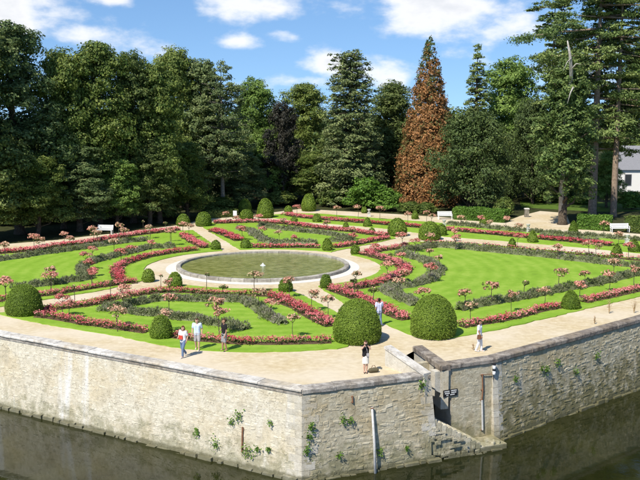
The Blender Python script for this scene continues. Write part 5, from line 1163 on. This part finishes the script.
    for q in 'LR':
        a_, b_ = J['sh' + q], J['el' + q]; c_ = b_ if sleeve == 'long' else a_.lerp(b_, .62 if sleeve == 'short' else .12); C(a_, .076, c_, .064 if sleeve != 'long' else .056)
        if sleeve == 'long': C(b_, .056, b_.lerp(J['wr' + q], .9), .042)
    fuse(t, 'shirt', top, root)
    l = MB(); C = l.capsule
    if bottom == 'skirt':
        l.lathe([(.10, 1.02), (.135, .98), (.17, .86), (.175, .70), (.18, .52), (.165, .515), (.05, .6)], n=20, sy=.8)
        l.lathe([(.172, .52), (.178, .53), (.17, .72), (.12, .9)], n=20, sy=.8)
    else:
        C((-.06, 0, .93), .128, (.06, 0, .93), .128)
        for q in 'LR':
            a_, k_, e_ = J['hip' + q], J['knee' + q], J['ank' + q]
            if bottom == 'shorts': C(a_, .110, a_.lerp(k_, .92), .085)
            else: C(a_, .108, k_, .074); C(k_, .074, k_.lerp(e_, .95), .060)
    fuse(l, {'skirt': 'skirt', 'shorts': 'shorts', 'trousers': 'trousers'}[bottom], legs, root)
    for q in 'LR':
        k = MB(); e_ = J['ank' + q]; k.capsule(e_ + V3(0, -.03, -.04), .045, e_ + V3(0, .10, -.05), .040); k.capsule(e_ + V3(0, .10, -.05), .040, e_ + V3(0, .16, -.055), .032); fuse(k, 'shoe', shoes, root, .014)
    if extra: extra(root, J)
    return root
white_c = cloth('white_cotton', (.72, .72, .74)); black_c = cloth('black_cotton', (.018, .017, .018)); denim = cloth('denim', (.12, .17, .27)); pale_blue = cloth('pale_blue_cotton', (.50, .60, .74))
beige_c = cloth('grey_beige', (.36, .34, .34)); grey_c = cloth('grey_cotton', (.28, .27, .28)); lilac = cloth('lilac_cotton', (.52, .52, .70)); cream_c = cloth('cream_linen', (.70, .66, .58))
h_red = cloth('auburn_hair', (.10, .028, .018)); h_dark = cloth('dark_hair', (.022, .014, .010)); h_brown = cloth('brown_hair', (.065, .035, .02)); shoe_w = cloth('white_shoe', (.62, .60, .58)); shoe_b = cloth('dark_shoe', (.05, .035, .03)); leather = cloth('brown_leather', (.14, .065, .035)); red_c = cloth('red_canvas', (.50, .06, .04))
def red_bag(root, J):
    m = MB(); m.box((.03, .15, 1.12), (.24, .08, .2), .2, taper=.9); b = m.build('bag', red_c, root); m = MB(); m.tube([(-.05, .13, 1.2), (-.14, .06, 1.46), (-.08, -.1, 1.42), (.1, .02, 1.0)], .012, 6); m.build('strap', red_c, root)
def camera_prop(root, J):
    m = MB(); m.box((0, .26, 1.585), (.12, .05, .075)); m.lathe([(.03, 0), (.03, .03)], (0, .285, 1.56), 10); m.build('hand_camera', black_c, root)
    m = MB(); m.tube([(-.1, .1, 1.05), (-.06, .14, 1.25), (0, .1, 1.45)], .012, 6); m.box((-.1, .13, 1.0), (.14, .07, .16)); m.build('shoulder_bag', beige_c, root)
def brown_bag(root, J):
    m = MB(); m.box((.26, .06, .86), (.10, .22, .24), 0, taper=.85); m.build('bag', leather, root)
walk = dict(kneeL=V3(-.10, .17, .52), ankL=V3(-.10, .20, .09), kneeR=V3(.10, .0, .50), ankR=V3(.10, -.33, .15), elL=V3(-.24, -.10, 1.14), wrL=V3(-.22, -.02, .92), elR=V3(.24, .06, 1.14), wrR=V3(.16, .25, 1.08))
stroll = dict(kneeL=V3(-.10, .08, .50), ankL=V3(-.10, .10, .085), kneeR=V3(.10, .0, .50), ankR=V3(.10, -.14, .10), elL=V3(-.25, -.08, 1.14), wrL=V3(-.25, .02, .90), elR=V3(.25, .02, 1.14), wrR=V3(.24, .14, .92))
shoot = dict(elL=V3(-.22, .20, 1.34), wrL=V3(-.085, .23, 1.52), elR=V3(.22, .20, 1.34), wrR=V3(.085, .23, 1.52), kneeL=V3(-.07, .01, .5), ankL=V3(-.06, -.02, .085), kneeR=V3(.07, .01, .5), ankR=V3(.06, -.02, .085))
lookb = dict(elR=V3(.25, .03, 1.14), wrR=V3(.10, .20, 1.06), kneeR=V3(.10, .05, .5), ankR=V3(.11, .06, .085), ankL=V3(-.10, -.08, .085))
person(183.5, 357, 150, 'walker in white top and jeans with a red bag by the wall', walk, white_c, denim, shoe_w, h_red, height=1.68, long_hair=True, extra=red_bag)
person(197.5, 350, 175, 'walker in a pale blue shirt and grey shorts', stroll, pale_blue, beige_c, shoe_w, h_brown, 'fair', 1.76, bottom='shorts')
person(224.5, 351.2, 120, 'walker in a black shirt and grey shorts', lookb, black_c, grey_c, shoe_b, h_brown, 'tan', 1.80, bottom='shorts')
person(365.5, 373, 183, 'woman in black top and white skirt photographing, arms raised', shoot, black_c, cream_c, shoe_b, h_brown, 'fair', 1.64, sleeve='none', bottom='skirt', long_hair=True, extra=camera_prop)
person(379, 326, 20, 'visitor in a lilac shirt behind the largest clipped dome', stroll, lilac, denim, shoe_b, h_dark, 'tan', 1.72)
person(479, 351.5, 245, 'visitor dressed in white with a brown bag above the right wall', stroll, white_c, white_c, shoe_w, h_dark, 'tan', 1.74, extra=brown_bag)
def floor_bag():
    p = at(373.5, 372.5, 0); root = tag(empty('bag', p, .3), 'small dark bag on the ground beside the woman photographing', 'bag'); m = MB(); m.capsule((-.16, 0, .12), .12, (.16, 0, .12), .12); fuse(m, 'bag_body', cloth('olive_canvas', (.10, .085, .05)), root, .02)
    m = MB(); m.tube([(-.12, 0, .2), (-.06, 0, .36), (.06, 0, .36), (.12, 0, .2)], .015, 6); m.build('handle', leather, root)
floor_bag()
# dry weeds that stand up through the gravel by the right wall
for k, (u, v, hh, lb) in enumerate([(609, 313.5, 1.0, 'tall dry weed by the right wall path'), (634, 313, .9, 'dry weed nearest the right picture edge on the wall path'), (594.5, 324, .5, 'short dry weed by the right coping'), (473, 350, .35, 'low dry weed beside the visitor in white')]):
    rng = np.random.default_rng(900 + k); p = at(u, v, 0); root = tag(empty('dry_weed', p), lb, 'weed', 'dry weeds in the gravel'); m = MB()
    for q in range(7): e = rng.normal(0, .12 * hh, 2); m.tube([(0, 0, 0), (e[0] * .5, e[1] * .5, hh * .55), (e[0], e[1], hh * rng.uniform(.7, 1))], [.014, .010, .005], 5)
    m.build('stems', cloth('straw', (.34, .24, .12)), root); n = 50; P = np.stack([rng.normal(0, .09 * hh, n), rng.normal(0, .09 * hh, n), rng.uniform(.2, 1, n) * hh], 1)
    V, F = leaves(P, unit(rng.normal(0, 1, (n, 3))), .04, rng, .4); link('seed_heads', arr_mesh('seed_heads', V, F, cloth('straw_b', (.40, .27, .16)), tint=np.full(4 * n, .5)), root)
